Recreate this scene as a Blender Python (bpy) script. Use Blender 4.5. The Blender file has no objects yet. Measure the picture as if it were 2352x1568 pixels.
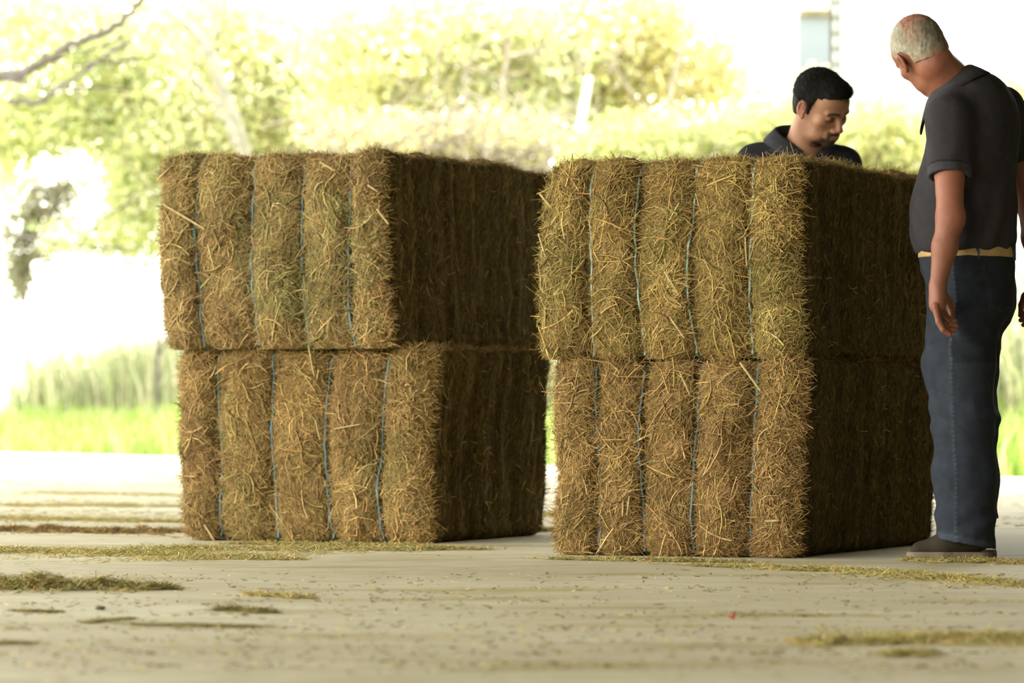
import bpy, math, random
import numpy as np
from mathutils import Vector

RNG = np.random.default_rng(7)
random.seed(7)
scn = bpy.context.scene
COL = scn.collection
F = 9412.0; CAMH = 0.4876; HOR = 930.0

def P(px, py, D):
    """a point of the place seen at this pixel, D metres away"""
    return np.array([(px-1176)*D/F, D, CAMH+(HOR-py)*D/F])

# ------------------------------------------------------------------ helpers
def v3(*a): return np.array(a, float)
def unit(v): v = np.asarray(v, float); return v/np.linalg.norm(v)

def tag(o, label=None, cat=None, group=None, kind=None):
    if label: o['label'] = label
    if cat: o['category'] = cat
    if group: o['group'] = group
    if kind: o['kind'] = kind
    return o

def empty(name, loc, label, cat, group=None):
    o = bpy.data.objects.new(name, None); COL.objects.link(o)
    o.location = [float(c) for c in loc]; o.empty_display_size = .1
    return tag(o, label, cat, group)

def mesh_obj(name, V, Fc, mat, parent=None, smooth=True, color=None, nsides=4):
    """V (n,3), Fc (m,k) all faces k-gons, as one mesh object"""
    V = np.ascontiguousarray(V, np.float32); Fc = np.ascontiguousarray(Fc, np.int32)
    me = bpy.data.meshes.new(name)
    n, (m, k) = len(V), Fc.shape
    me.vertices.add(n); me.vertices.foreach_set('co', V.ravel())
    me.loops.add(m*k); me.loops.foreach_set('vertex_index', Fc.ravel())
    me.polygons.add(m)
    me.polygons.foreach_set('loop_start', np.arange(0, m*k, k, dtype=np.int32))
    me.polygons.foreach_set('loop_total', np.full(m, k, np.int32))
    me.polygons.foreach_set('use_smooth', np.full(m, smooth, bool))
    me.update(calc_edges=True); me.validate(verbose=False)
    if color is not None:
        a = me.attributes.new('tint', 'FLOAT_COLOR', 'POINT')
        c = np.ones((n, 4), np.float32); c[:, :3] = color
        a.data.foreach_set('color', c.ravel())
    me.materials.append(mat)
    o = bpy.data.objects.new(name, me); COL.objects.link(o)
    if parent is not None: o.parent = parent
    return o

class MB:
    """collects tubes and boxes into one quad mesh"""
    def __init__(s): s.V = []; s.F = []; s.C = []; s.n = 0
    def add(s, V, Fc, c=None):
        s.V.append(np.asarray(V, float)); s.F.append(np.asarray(Fc)+s.n); s.n += len(V)
        if c is not None: s.C.append(np.broadcast_to(c, (len(V), 3)))
    def box(s, lo, hi, c=None, rot=0.0, org=(0, 0, 0), tilt=0.0):
        x0, y0, z0 = lo; x1, y1, z1 = hi
        V = np.array([[x, y, z] for x in (x0, x1) for y in (y0, y1) for z in (z0, z1)], float)
        if tilt:
            ct, st = math.cos(tilt), math.sin(tilt)
            V = np.c_[V[:, 0]*ct+V[:, 2]*st, V[:, 1], -V[:, 0]*st+V[:, 2]*ct]
        cr, sr = math.cos(rot), math.sin(rot)
        V = np.c_[V[:, 0]*cr-V[:, 1]*sr, V[:, 0]*sr+V[:, 1]*cr, V[:, 2]]+np.array(org)
        s.add(V, [[0, 1, 3, 2], [4, 6, 7, 5], [0, 4, 5, 1], [2, 3, 7, 6], [0, 2, 6, 4], [1, 5, 7, 3]], c)
    def tube(s, pts, r, n=6, c=None):
        pts = np.asarray(pts, float); m = len(pts)
        r = np.broadcast_to(np.asarray(r, float), (m,))
        T = np.gradient(pts, axis=0); T /= np.linalg.norm(T, axis=1)[:, None]+1e-9
        ref = v3(0, 0, 1) if abs(T[0][2]) < .9 else v3(1, 0, 0)
        A = np.cross(T, ref); A /= np.linalg.norm(A, axis=1)[:, None]+1e-9
        B = np.cross(T, A)
        ang = np.arange(n)*2*math.pi/n
        V = (pts[:, None]+r[:, None, None]*(A[:, None]*np.cos(ang)[None, :, None]+B[:, None]*np.sin(ang)[None, :, None])).reshape(-1, 3)
        i = np.arange(m-1)[:, None]*n; j = np.arange(n)[None]; k = (j+1) % n
        Fc = np.stack([i+j, i+k, i+n+k, i+n+j], -1).reshape(-1, 4)
        s.add(V, Fc, c)
    def build(s, name, mat, parent=None, smooth=True):
        V = np.vstack(s.V)
        if parent is not None and parent.type == 'EMPTY': V = V-np.array(parent.location)
        return mesh_obj(name, V, np.vstack(s.F), mat, parent, smooth, np.vstack(s.C) if s.C else None)

def spline(pts, n):
    """Catmull-Rom through pts, n samples per span"""
    p = np.asarray(pts, float); p = np.vstack([2*p[0]-p[1], p, 2*p[-1]-p[-2]])
    out = []
    for i in range(1, len(p)-2):
        t = np.linspace(0, 1, n, endpoint=False)[:, None]
        a, b, c, d = p[i-1], p[i], p[i+1], p[i+2]
        out.append(.5*((2*b)+(-a+c)*t+(2*a-5*b+4*c-d)*t*t+(-a+3*b-3*c+d)*t**3))
    out.append(p[-2][None])
    return np.vstack(out)

def hash3(i, j, k, seed):
    h = (i*374761393+j*668265263+k*2147483647+seed*974634777) & 0xffffffff
    h = ((h ^ (h >> 13))*1274126177) & 0xffffffff
    return ((h ^ (h >> 16)) & 0xffff)/65535.0
def noise(p, scale=1.0, seed=0):
    q = np.asarray(p, float)*scale; f = np.floor(q); t = q-f; t = t*t*(3-2*t); i = f.astype(np.int64)
    r = 0
    for a in (0, 1):
        for b in (0, 1):
            for c in (0, 1):
                w = (t[..., 0] if a else 1-t[..., 0])*(t[..., 1] if b else 1-t[..., 1])*(t[..., 2] if c else 1-t[..., 2])
                r = r+w*hash3(i[..., 0]+a, i[..., 1]+b, i[..., 2]+c, seed)
    return r*2-1
def fbm(p, scale, seed=0, oct=3):
    return sum(noise(p, scale*2**k, seed+k)*.5**k for k in range(oct))/1.75

# ------------------------------------------------------------------ materials
def new_mat(name):
    m = bpy.data.materials.new(name); m.use_nodes = True
    nt = m.node_tree; b = nt.nodes['Principled BSDF']
    return m, nt, b
def plain(name, rgb, rough=.8, spec=.3, metallic=0, noise_amt=.15, scale=8, bump=0.0, bscale=60):
    m, nt, b = new_mat(name)
    b.inputs['Roughness'].default_value = rough; b.inputs['Metallic'].default_value = metallic
    b.inputs['Specular IOR Level'].default_value = spec
    tc = nt.nodes.new('ShaderNodeTexCoord')
    n = nt.nodes.new('ShaderNodeTexNoise'); n.inputs['Scale'].default_value = scale; n.inputs['Detail'].default_value = 5
    r = nt.nodes.new('ShaderNodeValToRGB')
    r.color_ramp.elements[0].position = .3; r.color_ramp.elements[1].position = .7
    r.color_ramp.elements[0].color = [c*(1-noise_amt) for c in rgb]+[1]
    r.color_ramp.elements[1].color = [min(1, c*(1+noise_amt)) for c in rgb]+[1]
    nt.links.new(tc.outputs['Object'], n.inputs['Vector']); nt.links.new(n.outputs['Fac'], r.inputs['Fac'])
    nt.links.new(r.outputs['Color'], b.inputs['Base Color'])
    if bump:
        n2 = nt.nodes.new('ShaderNodeTexNoise'); n2.inputs['Scale'].default_value = bscale
        bp = nt.nodes.new('ShaderNodeBump'); bp.inputs['Strength'].default_value = bump; bp.inputs['Distance'].default_value = .01
        nt.links.new(tc.outputs['Object'], n2.inputs['Vector']); nt.links.new(n2.outputs['Fac'], bp.inputs['Height'])
        nt.links.new(bp.outputs['Normal'], b.inputs['Normal'])
    return m
def tinted(name, rough=.8, spec=.2, noise_amt=.2, scale=40, trans=0.0, bump=0.0, bscale=120, sss=0.0):
    """base colour from the mesh's own tint attribute, broken up by a noise"""
    m, nt, b = new_mat(name)
    b.inputs['Roughness'].default_value = rough; b.inputs['Specular IOR Level'].default_value = spec
    a = nt.nodes.new('ShaderNodeAttribute'); a.attribute_name = 'tint'
    tc = nt.nodes.new('ShaderNodeTexCoord')
    n = nt.nodes.new('ShaderNodeTexNoise'); n.inputs['Scale'].default_value = scale; n.inputs['Detail'].default_value = 4
    mr = nt.nodes.new('ShaderNodeMapRange'); mr.inputs['From Min'].default_value = .3; mr.inputs['From Max'].default_value = .7
    mr.inputs['To Min'].default_value = 1-noise_amt; mr.inputs['To Max'].default_value = 1+noise_amt
    mx = nt.nodes.new('ShaderNodeVectorMath'); mx.operation = 'SCALE'
    nt.links.new(tc.outputs['Object'], n.inputs['Vector']); nt.links.new(n.outputs['Fac'], mr.inputs['Value'])
    nt.links.new(a.outputs['Color'], mx.inputs[0]); nt.links.new(mr.outputs['Result'], mx.inputs['Scale'])
    nt.links.new(mx.outputs['Vector'], b.inputs['Base Color'])
    if sss:
        b.inputs['Subsurface Weight'].default_value = sss; b.inputs['Subsurface Radius'].default_value = (.02, .008, .004)
        b.inputs['Subsurface Scale'].default_value = .5
    if bump:
        n2 = nt.nodes.new('ShaderNodeTexNoise'); n2.inputs['Scale'].default_value = bscale
        bp = nt.nodes.new('ShaderNodeBump'); bp.inputs['Strength'].default_value = bump; bp.inputs['Distance'].default_value = .005
        nt.links.new(tc.outputs['Object'], n2.inputs['Vector']); nt.links.new(n2.outputs['Fac'], bp.inputs['Height'])
        nt.links.new(bp.outputs['Normal'], b.inputs['Normal'])
    if trans:
        t = nt.nodes.new('ShaderNodeBsdfTranslucent'); ms = nt.nodes.new('ShaderNodeMixShader'); ms.inputs[0].default_value = trans
        nt.links.new(mx.outputs['Vector'], t.inputs['Color'])
        nt.links.new(b.outputs[0], ms.inputs[1]); nt.links.new(t.outputs[0], ms.inputs[2])
        nt.links.new(ms.outputs[0], nt.nodes['Material Output'].inputs['Surface'])
    return m

M_STRAW = tinted('straw', rough=.8, spec=.10, noise_amt=.22, scale=60, trans=.15)
M_CUT = tinted('cut_hay', rough=.95, spec=.05, noise_amt=.25, scale=30)
M_CORE = tinted('hay_core', rough=1, spec=.02, noise_amt=.5, scale=70, bump=.8, bscale=160)
M_TWINE = plain('blue_twine', (.13, .27, .33), rough=.6, noise_amt=.25, scale=120)
M_TWINE2 = plain('mint_twine', (.42, .58, .50), rough=.6, noise_amt=.2, scale=120)
M_LEAF = tinted('leaf', rough=.6, spec=.2, noise_amt=.15, scale=3, trans=.58)
M_GRASS = tinted('grass', rough=.6, spec=.2, noise_amt=.15, scale=3, trans=.4)
M_BARK = plain('pale_bark', (.24, .22, .16), rough=.95, noise_amt=.3, scale=6, bump=.5, bscale=20)
M_BARK2 = plain('grey_bark', (.10, .082, .070), rough=.95, noise_amt=.3, scale=6, bump=.5, bscale=20)
M_TWIG = plain('dry_twig', (.24, .20, .14), rough=.9, noise_amt=.25, scale=5)
M_SOIL = plain('outdoor_ground', (.36, .36, .17), rough=1, noise_amt=.3, scale=1.5, bump=.4, bscale=6)
M_WHITE = plain('white_render', (.42, .42, .40), rough=.85, noise_amt=.04, scale=2)
M_WPOST = plain('white_post', (.60, .59, .55), rough=.8, noise_amt=.05)
M_STEEL = plain('tan_steel', (.03, .028, .018), rough=.7, noise_amt=.15)
M_WIRE = plain('fence_wire', (.75, .73, .62), rough=.45, metallic=.3, noise_amt=.1)
M_GLASS = plain('window_glass', (.145, .16, .175), rough=.8, spec=.05, noise_amt=.08, scale=1)
M_LINTEL = plain('lintel_paint', (.12, .095, .05), rough=.8, noise_amt=.25, scale=5)
M_BOARD = plain('weathered_board', (.20, .18, .14), rough=.9, noise_amt=.3, scale=4)
M_CEIL = plain('roof_sheet', (.16, .15, .13), rough=.9, noise_amt=.1)
M_DARKWALL = plain('unseen_wall', (.11, .10, .075), rough=.95, noise_amt=.2)
M_SKIN = tinted('skin', rough=.55, spec=.35, noise_amt=.07, scale=25, bump=.15, bscale=260, sss=.12)
M_HAIRB = tinted('hair', rough=.7, spec=.12, noise_amt=.25, scale=90)
M_SHIRT = tinted('pique_shirt', rough=.95, spec=.1, noise_amt=.12, scale=30, bump=.25, bscale=500)
M_JEANS = tinted('denim', rough=.95, spec=.1, noise_amt=.16, scale=25, bump=.35, bscale=400)
M_BELT = plain('tan_belt', (.40, .27, .12), rough=.7, noise_amt=.15, scale=30)
M_SHOE = plain('brown_shoe', (.030, .021, .010), rough=.85, noise_amt=.2, scale=20)
M_SOLE = plain('pale_sole', (.18, .135, .085), rough=.8, noise_amt=.15, scale=30)
M_LEAFRED = plain('red_leaf', (.35, .02, .03), rough=.6)
M_STONE = plain('dark_stone', (.10, .08, .06), rough=.9)

def concrete():
    m, nt, b = new_mat('concrete_floor')
    b.inputs['Roughness'].default_value = .75; b.inputs['Specular IOR Level'].default_value = .25
    g = nt.nodes.new('ShaderNodeNewGeometry')
    def nz(scale, sx, sy, det=5, rot=0):
        mp = nt.nodes.new('ShaderNodeMapping'); mp.inputs['Scale'].default_value = (sx, sy, 1); mp.inputs['Rotation'].default_value = (0, 0, rot)
        n = nt.nodes.new('ShaderNodeTexNoise'); n.inputs['Scale'].default_value = scale; n.inputs['Detail'].default_value = det
        nt.links.new(g.outputs['Position'], mp.inputs[0]); nt.links.new(mp.outputs[0], n.inputs['Vector']); return n
    def ramp(n, p0, c0, p1, c1):
        r = nt.nodes.new('ShaderNodeValToRGB'); e = r.color_ramp.elements
        e[0].position = p0; e[0].color = (*c0, 1); e[1].position = p1; e[1].color = (*c1, 1)
        nt.links.new(n.outputs['Fac'], r.inputs['Fac']); return r
    base = ramp(nz(.5, 1, 1.4), .32, (.39, .33, .195), .68, (.50, .445, .29))
    fine = ramp(nz(9, 1, 1), .35, (.88, .88, .86), .6, (1, 1, 1))
    lit = ramp(nz(1.6, .8, 2.0, 6, .1), .52, (1, 1, 1), .72, (.72, .66, .40))   # chaff dust
    blot = ramp(nz(1.1, 1, 3.0, 3, -.05), .55, (1, 1, 1), .75, (1.22, 1.25, 1.34)) # scrubbed pale wear
    cur = base
    for r in (fine, lit, blot):
        mx = nt.nodes.new('ShaderNodeMix'); mx.data_type = 'RGBA'; mx.blend_type = 'MULTIPLY'; mx.inputs[0].default_value = 1
        nt.links.new(cur.outputs[0] if cur is base else cur.outputs[2], mx.inputs[6]); nt.links.new(r.outputs[0], mx.inputs[7]); cur = mx
    nt.links.new(cur.outputs[2], b.inputs['Base Color'])
    bp = nt.nodes.new('ShaderNodeBump'); bp.inputs['Strength'].default_value = .25; bp.inputs['Distance'].default_value = .01
    nn = nz(25, 1, 1); nt.links.new(nn.outputs['Fac'], bp.inputs['Height']); nt.links.new(bp.outputs['Normal'], b.inputs['Normal'])
    return m
M_FLOOR = concrete()

# ------------------------------------------------------------------ strand generator
PAL = np.array([[.52, .36, .145], [.60, .45, .20], [.44, .31, .12], [.36, .30, .105], [.42, .36, .13], [.30, .27, .085],
                [.36, .205, .095], [.27, .165, .07], [.20, .13, .05], [.66, .53, .27], [.50, .33, .17]])
PAL = PAL*np.array([1.04, .98, .92])
PW = np.array([.17, .14, .15, .10, .09, .06, .08, .07, .05, .05, .04]); PW = PW/PW.sum()
GRN = np.array([[.38, .35, .125], [.29, .29, .09], [.44, .41, .16], [.24, .24, .075]])
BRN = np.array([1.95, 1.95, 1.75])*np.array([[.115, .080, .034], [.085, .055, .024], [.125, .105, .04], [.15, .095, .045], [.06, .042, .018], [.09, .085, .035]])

def strand_mesh(P0, T, N, L, wd, bend, lift, segs=3, col=None, flat=.45, lift0=0.0):
    n = len(P0); B = np.cross(N, T); B /= np.linalg.norm(B, axis=1)[:, None]+1e-9
    s = np.linspace(-.5, .5, segs+1)
    q = s[None, :]
    c = (P0[:, None]+T[:, None]*(q*L[:, None])[..., None]
         + B[:, None]*((q*q-.08)*bend[:, None]*L[:, None])[..., None]
         + N[:, None]*(lift0+lift[:, None]*(q+.5)**2)[..., None])
    tap = 1-1.1*np.abs(s)**2*1.2
    ang = np.array([0.0, 2.094, 4.189])+.5
    off = (B[:, None, None]*np.cos(ang)[None, None, :, None]+N[:, None, None]*(flat*np.sin(ang))[None, None, :, None])
    V = c[:, :, None]+off*(wd[:, None, None, None]*.5*tap[None, :, None, None])
    V = V.reshape(-1, 3)
    k = 3
    base = (np.arange(n)*(segs+1)*k)[:, None, None]
    i = (np.arange(segs)*k)[None, :, None]; j = np.arange(k)[None, None]; jn = (j+1) % k
    Fc = np.stack(np.broadcast_arrays(base+i+j, base+i+jn, base+i+k+jn, base+i+k+j), -1).reshape(-1, 4)
    C = None if col is None else np.repeat(col, (segs+1)*k, axis=0)
    return V, Fc, C

# ------------------------------------------------------------------ bales
def make_bale(label, corner, yaw, W, L, H, z0, strings, tw_mat, seed, left=(0, 0, 0), right=(0, 0, 0), back=(0, 0, 0), green=None, front_n=14000, edge_fray=1.0, R0=.055, blades=(), tone=(1, 1, 1)):
    tone = np.array(tone)
    rng = np.random.default_rng(seed)
    th = math.radians(yaw); d = v3(math.cos(th), -math.sin(th), 0); bk = v3(math.sin(th), math.cos(th), 0)
    org = v3(corner[0], corner[1], z0)-d*W
    root = empty('hay_bale', org, label, 'hay bale', 'tied hay bales stacked in two pairs')
    sz = np.array([W, L, H])
    S = np.array(strings)*W
    def prof(t, w):        # quadratic through top, middle, bottom
        b, m, a = t[2], t[1], t[0]
        return b*(1-w)*(1-2*w)+m*4*w*(1-w)+a*w*(2*w-1)
    def surf(p):
        """point of the ideal box -> (displaced point, normal), local"""
        p = np.array(p, float)
        R = R0
        inner = np.clip(p, R, sz-R); n = p-inner; ln = np.linalg.norm(n, axis=1)[:, None]; n = n/(ln+1e-9)
        q = inner+n*R
        u, v, w = q.T
        ds = np.min(np.abs(u[:, None]-S[None]), axis=1)
        edges = np.r_[0, S, W]; idx = np.clip(np.searchsorted(edges, u)-1, 0, len(edges)-2)
        half = (edges[idx+1]-edges[idx])/2; tt = np.clip(ds/np.maximum(half, .05), 0, 1)
        bulge = .044*(1-(1-tt)**2.2)-.028
        wgt = np.sqrt(np.clip(1-n[:, 0]**2, 0, 1))
        lump = fbm(q+seed*3.1, 6, seed)*.034+fbm(q+seed, 22, seed+5)*.017
        side = np.clip(n[:, 0], 0, 1)
        flake = (noise(np.c_[v*0+seed, v, v*0], 18, seed+9)*.010+noise(np.c_[w*.6, v, v*0], 40, seed+3)*.005)*side
        q = q+n*((bulge*wgt)*np.where(n[:, 2] < -.7, .35, np.where(n[:, 2] > .8, .45, 1.0))+lump*(1-.65*side)*np.where(n[:, 2] < -.5, .3, 1)+flake)[:, None]
        w1 = np.clip(w/H, 0, 1)
        a = 1-np.clip(u/W, 0, 1)
        q[:, 0] += prof(left, w1)*a**2+prof(right, w1)*(1-a)**2
        q[:, 1] += prof(back, w1)*np.clip(v/L, 0, 1)**2
        q[:, 2] = np.maximum(q[:, 2], .002)
        return q, n
    def world(q): return q[:, :1]*d+q[:, 1:2]*bk+q[:, 2:3]*v3(0, 0, 1)
    # hay core: a closed box surface pushed into shape
    step = .016
    Vs, Fs, n0 = [], [], 0
    for ax in range(3):
        a, b = [i for i in range(3) if i != ax]
        na, nb = int(sz[a]/step)+1, int(sz[b]/step)+1
        ga, gb = np.meshgrid(np.linspace(0, sz[a], na+1), np.linspace(0, sz[b], nb+1), indexing='ij')
        for sd in (0, 1):
            p = np.zeros((ga.size, 3)); p[:, a] = ga.ravel(); p[:, b] = gb.ravel(); p[:, ax] = sz[ax]*sd
            i, j = np.meshgrid(np.arange(na), np.arange(nb), indexing='ij'); i = i.ravel(); j = j.ravel()
            f = np.stack([i*(nb+1)+j, (i+1)*(nb+1)+j, (i+1)*(nb+1)+j+1, i*(nb+1)+j+1], -1)
            if (sd == 1) == (ax == 1): f = f[:, ::-1]
            Vs.append(p); Fs.append(f+n0); n0 += len(p)
    V, Nn = surf(np.vstack(Vs))
    side = np.clip(Nn[:, 0]*1.3, 0, 1)[:, None]
    strk = noise(np.c_[V[:, 1]*45, V[:, 2]*4, V[:, 0]*2], 1, seed)[:, None]
    cc = (1-side)*np.array([.165, .115, .046])*(1+.45*fbm(V, 28, seed+60, 2))[:, None]+side*np.array([.17, .13, .055])*(1+.35*strk)
    mesh_obj('hay_block', world(V), np.vstack(Fs), M_CORE, root, True, cc)
    # loose stalks
    def scatter(face, n, pl):
        r1, r2 = rng.random(n), rng.random(n)
        p = np.zeros((n, 3))
        if face == 'front': p[:, 0] = r1*W; p[:, 2] = r2*H
        if face == 'right': p[:, 0] = W; p[:, 1] = r1*L; p[:, 2] = r2*H
        if face == 'left': p[:, 1] = r1*L; p[:, 2] = r2*H
        if face == 'top': p[:, 0] = r1*W; p[:, 1] = r2*L; p[:, 2] = H
        if face == 'back': p[:, 0] = r1*W; p[:, 1] = L; p[:, 2] = r2*H
        return p
    VV, FF, CC, k0 = [], [], [], 0
    def emit(p, L_, wd, dirs, bend, lift, col, segs=3, lift0=.002, flat=.45):
        nonlocal k0
        q, nn = surf(p)
        T = dirs-nn*np.sum(dirs*nn, axis=1)[:, None]; T /= np.linalg.norm(T, axis=1)[:, None]+1e-9
        v, f, c = strand_mesh(q, T, nn, L_, wd, bend, lift, segs, col, flat, lift0)
        v[:, 2] = np.maximum(v[:, 2], .001)
        VV.append(world(v)); FF.append(f+k0); CC.append(c); k0 += len(v)
    def colours(p, n, dark=0.0):
        c = PAL[rng.choice(len(PAL), n, p=PW)].copy()
        g = noise(p*np.array([1, 1, .8]), 5.0, seed+20)
        m = (g > .32)&(rng.random(n) < .32)
        if green is not None:
            e = ((p[:, 0]/W-green[0])/green[2])**2+((p[:, 2]/H-green[1])/green[3])**2
            m |= (e < 1)&(rng.random(n) < .75)
        c[m] = GRN[rng.integers(0, len(GRN), m.sum())]
        r = (noise(p, 4.0, seed+31) > .3)&(rng.random(n) < .35)
        c[r] = PAL[rng.choice([6, 7, 10], r.sum())]
        c = c*.68+np.array([.42, .305, .125])*.32
        c *= tone*rng.uniform(.52, 1.55, n)[:, None]*(1+.28*fbm(p, 9, seed+50))[:, None]
        return c
    # front: tangled stalks, two layers
    for lay, (n, l0, l1) in enumerate(((int(front_n*1.45), .016, .070), (int(front_n*.34), .04, .14))):
        p = scatter('front', n, None)
        ds = np.min(np.abs(p[:, 0][:, None]-S[None]), axis=1)
        p = p[(ds > (.019, .014)[lay])|(rng.random(n) < (.03, .10)[lay])]; n = len(p)
        fld = noise(p, 6, seed+40)*1.7+noise(p, 2.2, seed+44)*.8
        ang = fld+rng.normal(0, .62, n)+math.radians(75)
        dirs = np.c_[np.cos(ang), np.zeros(n), np.sin(ang)]
        Ln = rng.uniform(l0, l1, n)*rng.uniform(.7, 1.3, n)
        ds = np.min(np.abs(p[:, 0][:, None]-S[None]), axis=1); ok = (ds > np.abs(np.cos(ang))*Ln*.42)|(rng.random(n) < .10)
        p, ang, Ln, dirs = p[ok], ang[ok], Ln[ok], dirs[ok]; n = len(p)
        wd_ = np.exp(rng.normal((-6.3, -6.2)[lay], .45, n)); wd_ = np.clip(wd_, .001, .0062)
        emit(p, Ln, wd_, dirs, rng.normal(0, 1.7, n), rng.uniform((-.005, -.006)[lay], (.006, .010)[lay], n), colours(p, n)*(1, 1.12)[lay], 4, .0005+.003*lay, .35)
    # a few broad blades and stiff stalks
    n = 130; p = scatter('front', n, None); ang = rng.uniform(0, 6.28, n)
    emit(p, rng.uniform(.05, .13, n), rng.uniform(.005, .0085, n), np.c_[np.cos(ang), np.zeros(n), np.sin(ang)], rng.normal(0, .3, n), rng.uniform(0, .02, n), colours(p, n)*1.1, 3, .006, .15)
    # frayed corner along the cut side and long stray wisps
    n = int(1300*edge_fray); p = np.c_[W-rng.random(n)**2*.10, np.zeros(n), rng.random(n)*H]
    ang = rng.normal(.25, 1.0, n)
    dirs = np.c_[np.cos(ang), np.zeros(n), np.sin(ang)]
    emit(p, rng.uniform(.03, .10, n), rng.uniform(.0018, .0050, n), dirs, rng.normal(0, 1.4, n), rng.uniform(.0, .02, n), colours(p, n), 3, .004)
    for face, n, Lr, cf in (('top', 5200, (.02, .07), 1), ('left', 4200, (.02, .08), 1), ('back', 1500, (.02, .07), 1)):
        p = scatter(face, n, None); dirs = rng.normal(0, 1, (n, 3))
        emit(p, rng.uniform(*Lr, n), rng.uniform(.0013, .003, n), dirs, rng.normal(0, .9, n), rng.uniform(0, .022, n), colours(p, n), 3)
    # fuzz on the rims: short stalks standing out of top edges and vertical edges
    for mk in range(4):
        n = 420; t = rng.random(n)
        if mk == 0: p = np.c_[t*W, np.zeros(n), np.full(n, H)]
        if mk == 1: p = np.c_[np.full(n, W), t*L, np.full(n, H)]
        if mk == 2: p = np.c_[np.zeros(n), np.zeros(n), t*H]
        if mk == 3: p = np.c_[np.full(n, W), np.full(n, L), t*H]
        q, nn = surf(p); dr = nn+rng.normal(0, .6, (n, 3)); dr /= np.linalg.norm(dr, axis=1)[:, None]
        Ln = rng.uniform(.01, .035, n)*np.where(rng.random(n) < .06, 1.8, 1)
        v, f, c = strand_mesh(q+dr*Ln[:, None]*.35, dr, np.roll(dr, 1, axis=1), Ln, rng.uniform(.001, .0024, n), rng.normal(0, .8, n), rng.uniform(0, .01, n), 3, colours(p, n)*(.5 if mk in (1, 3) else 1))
        v[:, 2] = np.maximum(v[:, 2], .001)
        VV.append(world(v)); FF.append(f+k0); CC.append(c); k0 += len(v)
    for (xa, ya, xb, yb, wb) in blades:      # single broad stalks lying across the face
        pts = []
        for t in (0, .5, 1):
            px, py = xa+(xb-xa)*t, ya+(yb-ya)*t; kx = (px-1176)/F
            D = (corner[0]*math.sin(th)+corner[1]*math.cos(th))/(kx*math.sin(th)+math.cos(th))-.030-.006*math.sin(math.pi*t)
            pts.append(P(px, py, D)-np.array([org[0], org[1], z0*0]))
        tb = MB(); tb.tube(pts, [wb, wb, wb*.8], 5)
        v = np.vstack(tb.V); v = v+np.array([org[0], org[1], 0]); VV.append(v-0); FF.append(np.vstack(tb.F)+k0); CC.append(np.tile([.52, .40, .19], (len(v), 1))); k0 += len(v)
        VV[-1] = v-np.array(org)
    tag(mesh_obj('loose_stalks', world_id(VV), np.vstack(FF), M_STRAW, root, True, np.vstack(CC)), kind='stuff')
    # cut side: short chopped ends, mostly upright
    VV, FF, CC, k0 = [], [], [], 0
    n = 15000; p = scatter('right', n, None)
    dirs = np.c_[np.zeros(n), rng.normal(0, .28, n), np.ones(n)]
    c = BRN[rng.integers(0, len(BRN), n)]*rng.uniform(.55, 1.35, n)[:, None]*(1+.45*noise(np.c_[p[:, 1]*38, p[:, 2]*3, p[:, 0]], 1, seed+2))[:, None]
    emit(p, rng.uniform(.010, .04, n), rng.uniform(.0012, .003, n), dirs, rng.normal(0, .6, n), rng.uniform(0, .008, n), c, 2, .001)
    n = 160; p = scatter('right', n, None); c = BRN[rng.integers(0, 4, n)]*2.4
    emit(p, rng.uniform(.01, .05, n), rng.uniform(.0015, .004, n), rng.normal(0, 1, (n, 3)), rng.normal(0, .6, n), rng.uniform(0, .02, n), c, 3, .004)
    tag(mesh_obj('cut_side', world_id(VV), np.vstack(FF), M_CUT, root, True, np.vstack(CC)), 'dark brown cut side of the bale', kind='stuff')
    # twines: closed loops round the bale
    for si, s_ in enumerate(S):
        m = 26
        loop = []
        for t in np.linspace(0, 1, m, endpoint=False): loop.append((0, t*H))
        for t in np.linspace(0, 1, m, endpoint=False): loop.append((t*L, H))
        for t in np.linspace(0, 1, m, endpoint=False): loop.append((L, H-t*H))
        for t in np.linspace(0, 1, m+1): loop.append((L-t*L, 0))
        loop = np.array(loop); drift = .010*np.sin(loop[:, 1]/H*2.3+si*1.7+seed)+.006*np.sin(loop[:, 1]/H*6+si)
        p = np.c_[s_+drift, loop[:, 0], loop[:, 1]]
        q, nn = surf(p); q = q+nn*.009; q[:, 2] = np.maximum(q[:, 2], .004)
        mb = MB(); mb.tube(world(q), .0041, 6)
        mesh_obj('twine', np.vstack(mb.V), np.vstack(mb.F), tw_mat, root)
    return root
def world_id(VV): return np.vstack(VV)

def XD(px, D): return ((px-1176)*D/F, D)
HL, HR = .685, .634
make_bale('greener hay bale with dark recessed first column, on top of the stack at the left', XD(883, 14.42), 25, .90, 1.50, HL+.01, HL, (.165, .405, .635, .86), M_TWINE, 11,
          left=(.005, -.012, .050), right=(-.015, -.012, .012), green=(.66, .5, .34, .36), blades=((374, 468, 470, 526, .0042), (478, 560, 492, 620, .003), (735, 372, 770, 392, .004), (845, 425, 868, 440, .004), (866, 480, 893, 515, .004)))
make_bale('lower left hay bale with blue twine, standing on the concrete under the greenish bale', XD(985, 14.43), 23, .975, 1.09, HL, 0, (.15, .37, .60, .82), M_TWINE, 12,
          left=(-.01, -.008, .01), right=(.03, -.015, .01), back=(-.03, .03, -.05), tone=(1, .95, .90), blades=((768, 985, 828, 974, .003), (470, 1205, 492, 1240, .004), (708, 790, 722, 862, .004), (725, 965, 735, 1010, .003)))
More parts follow.
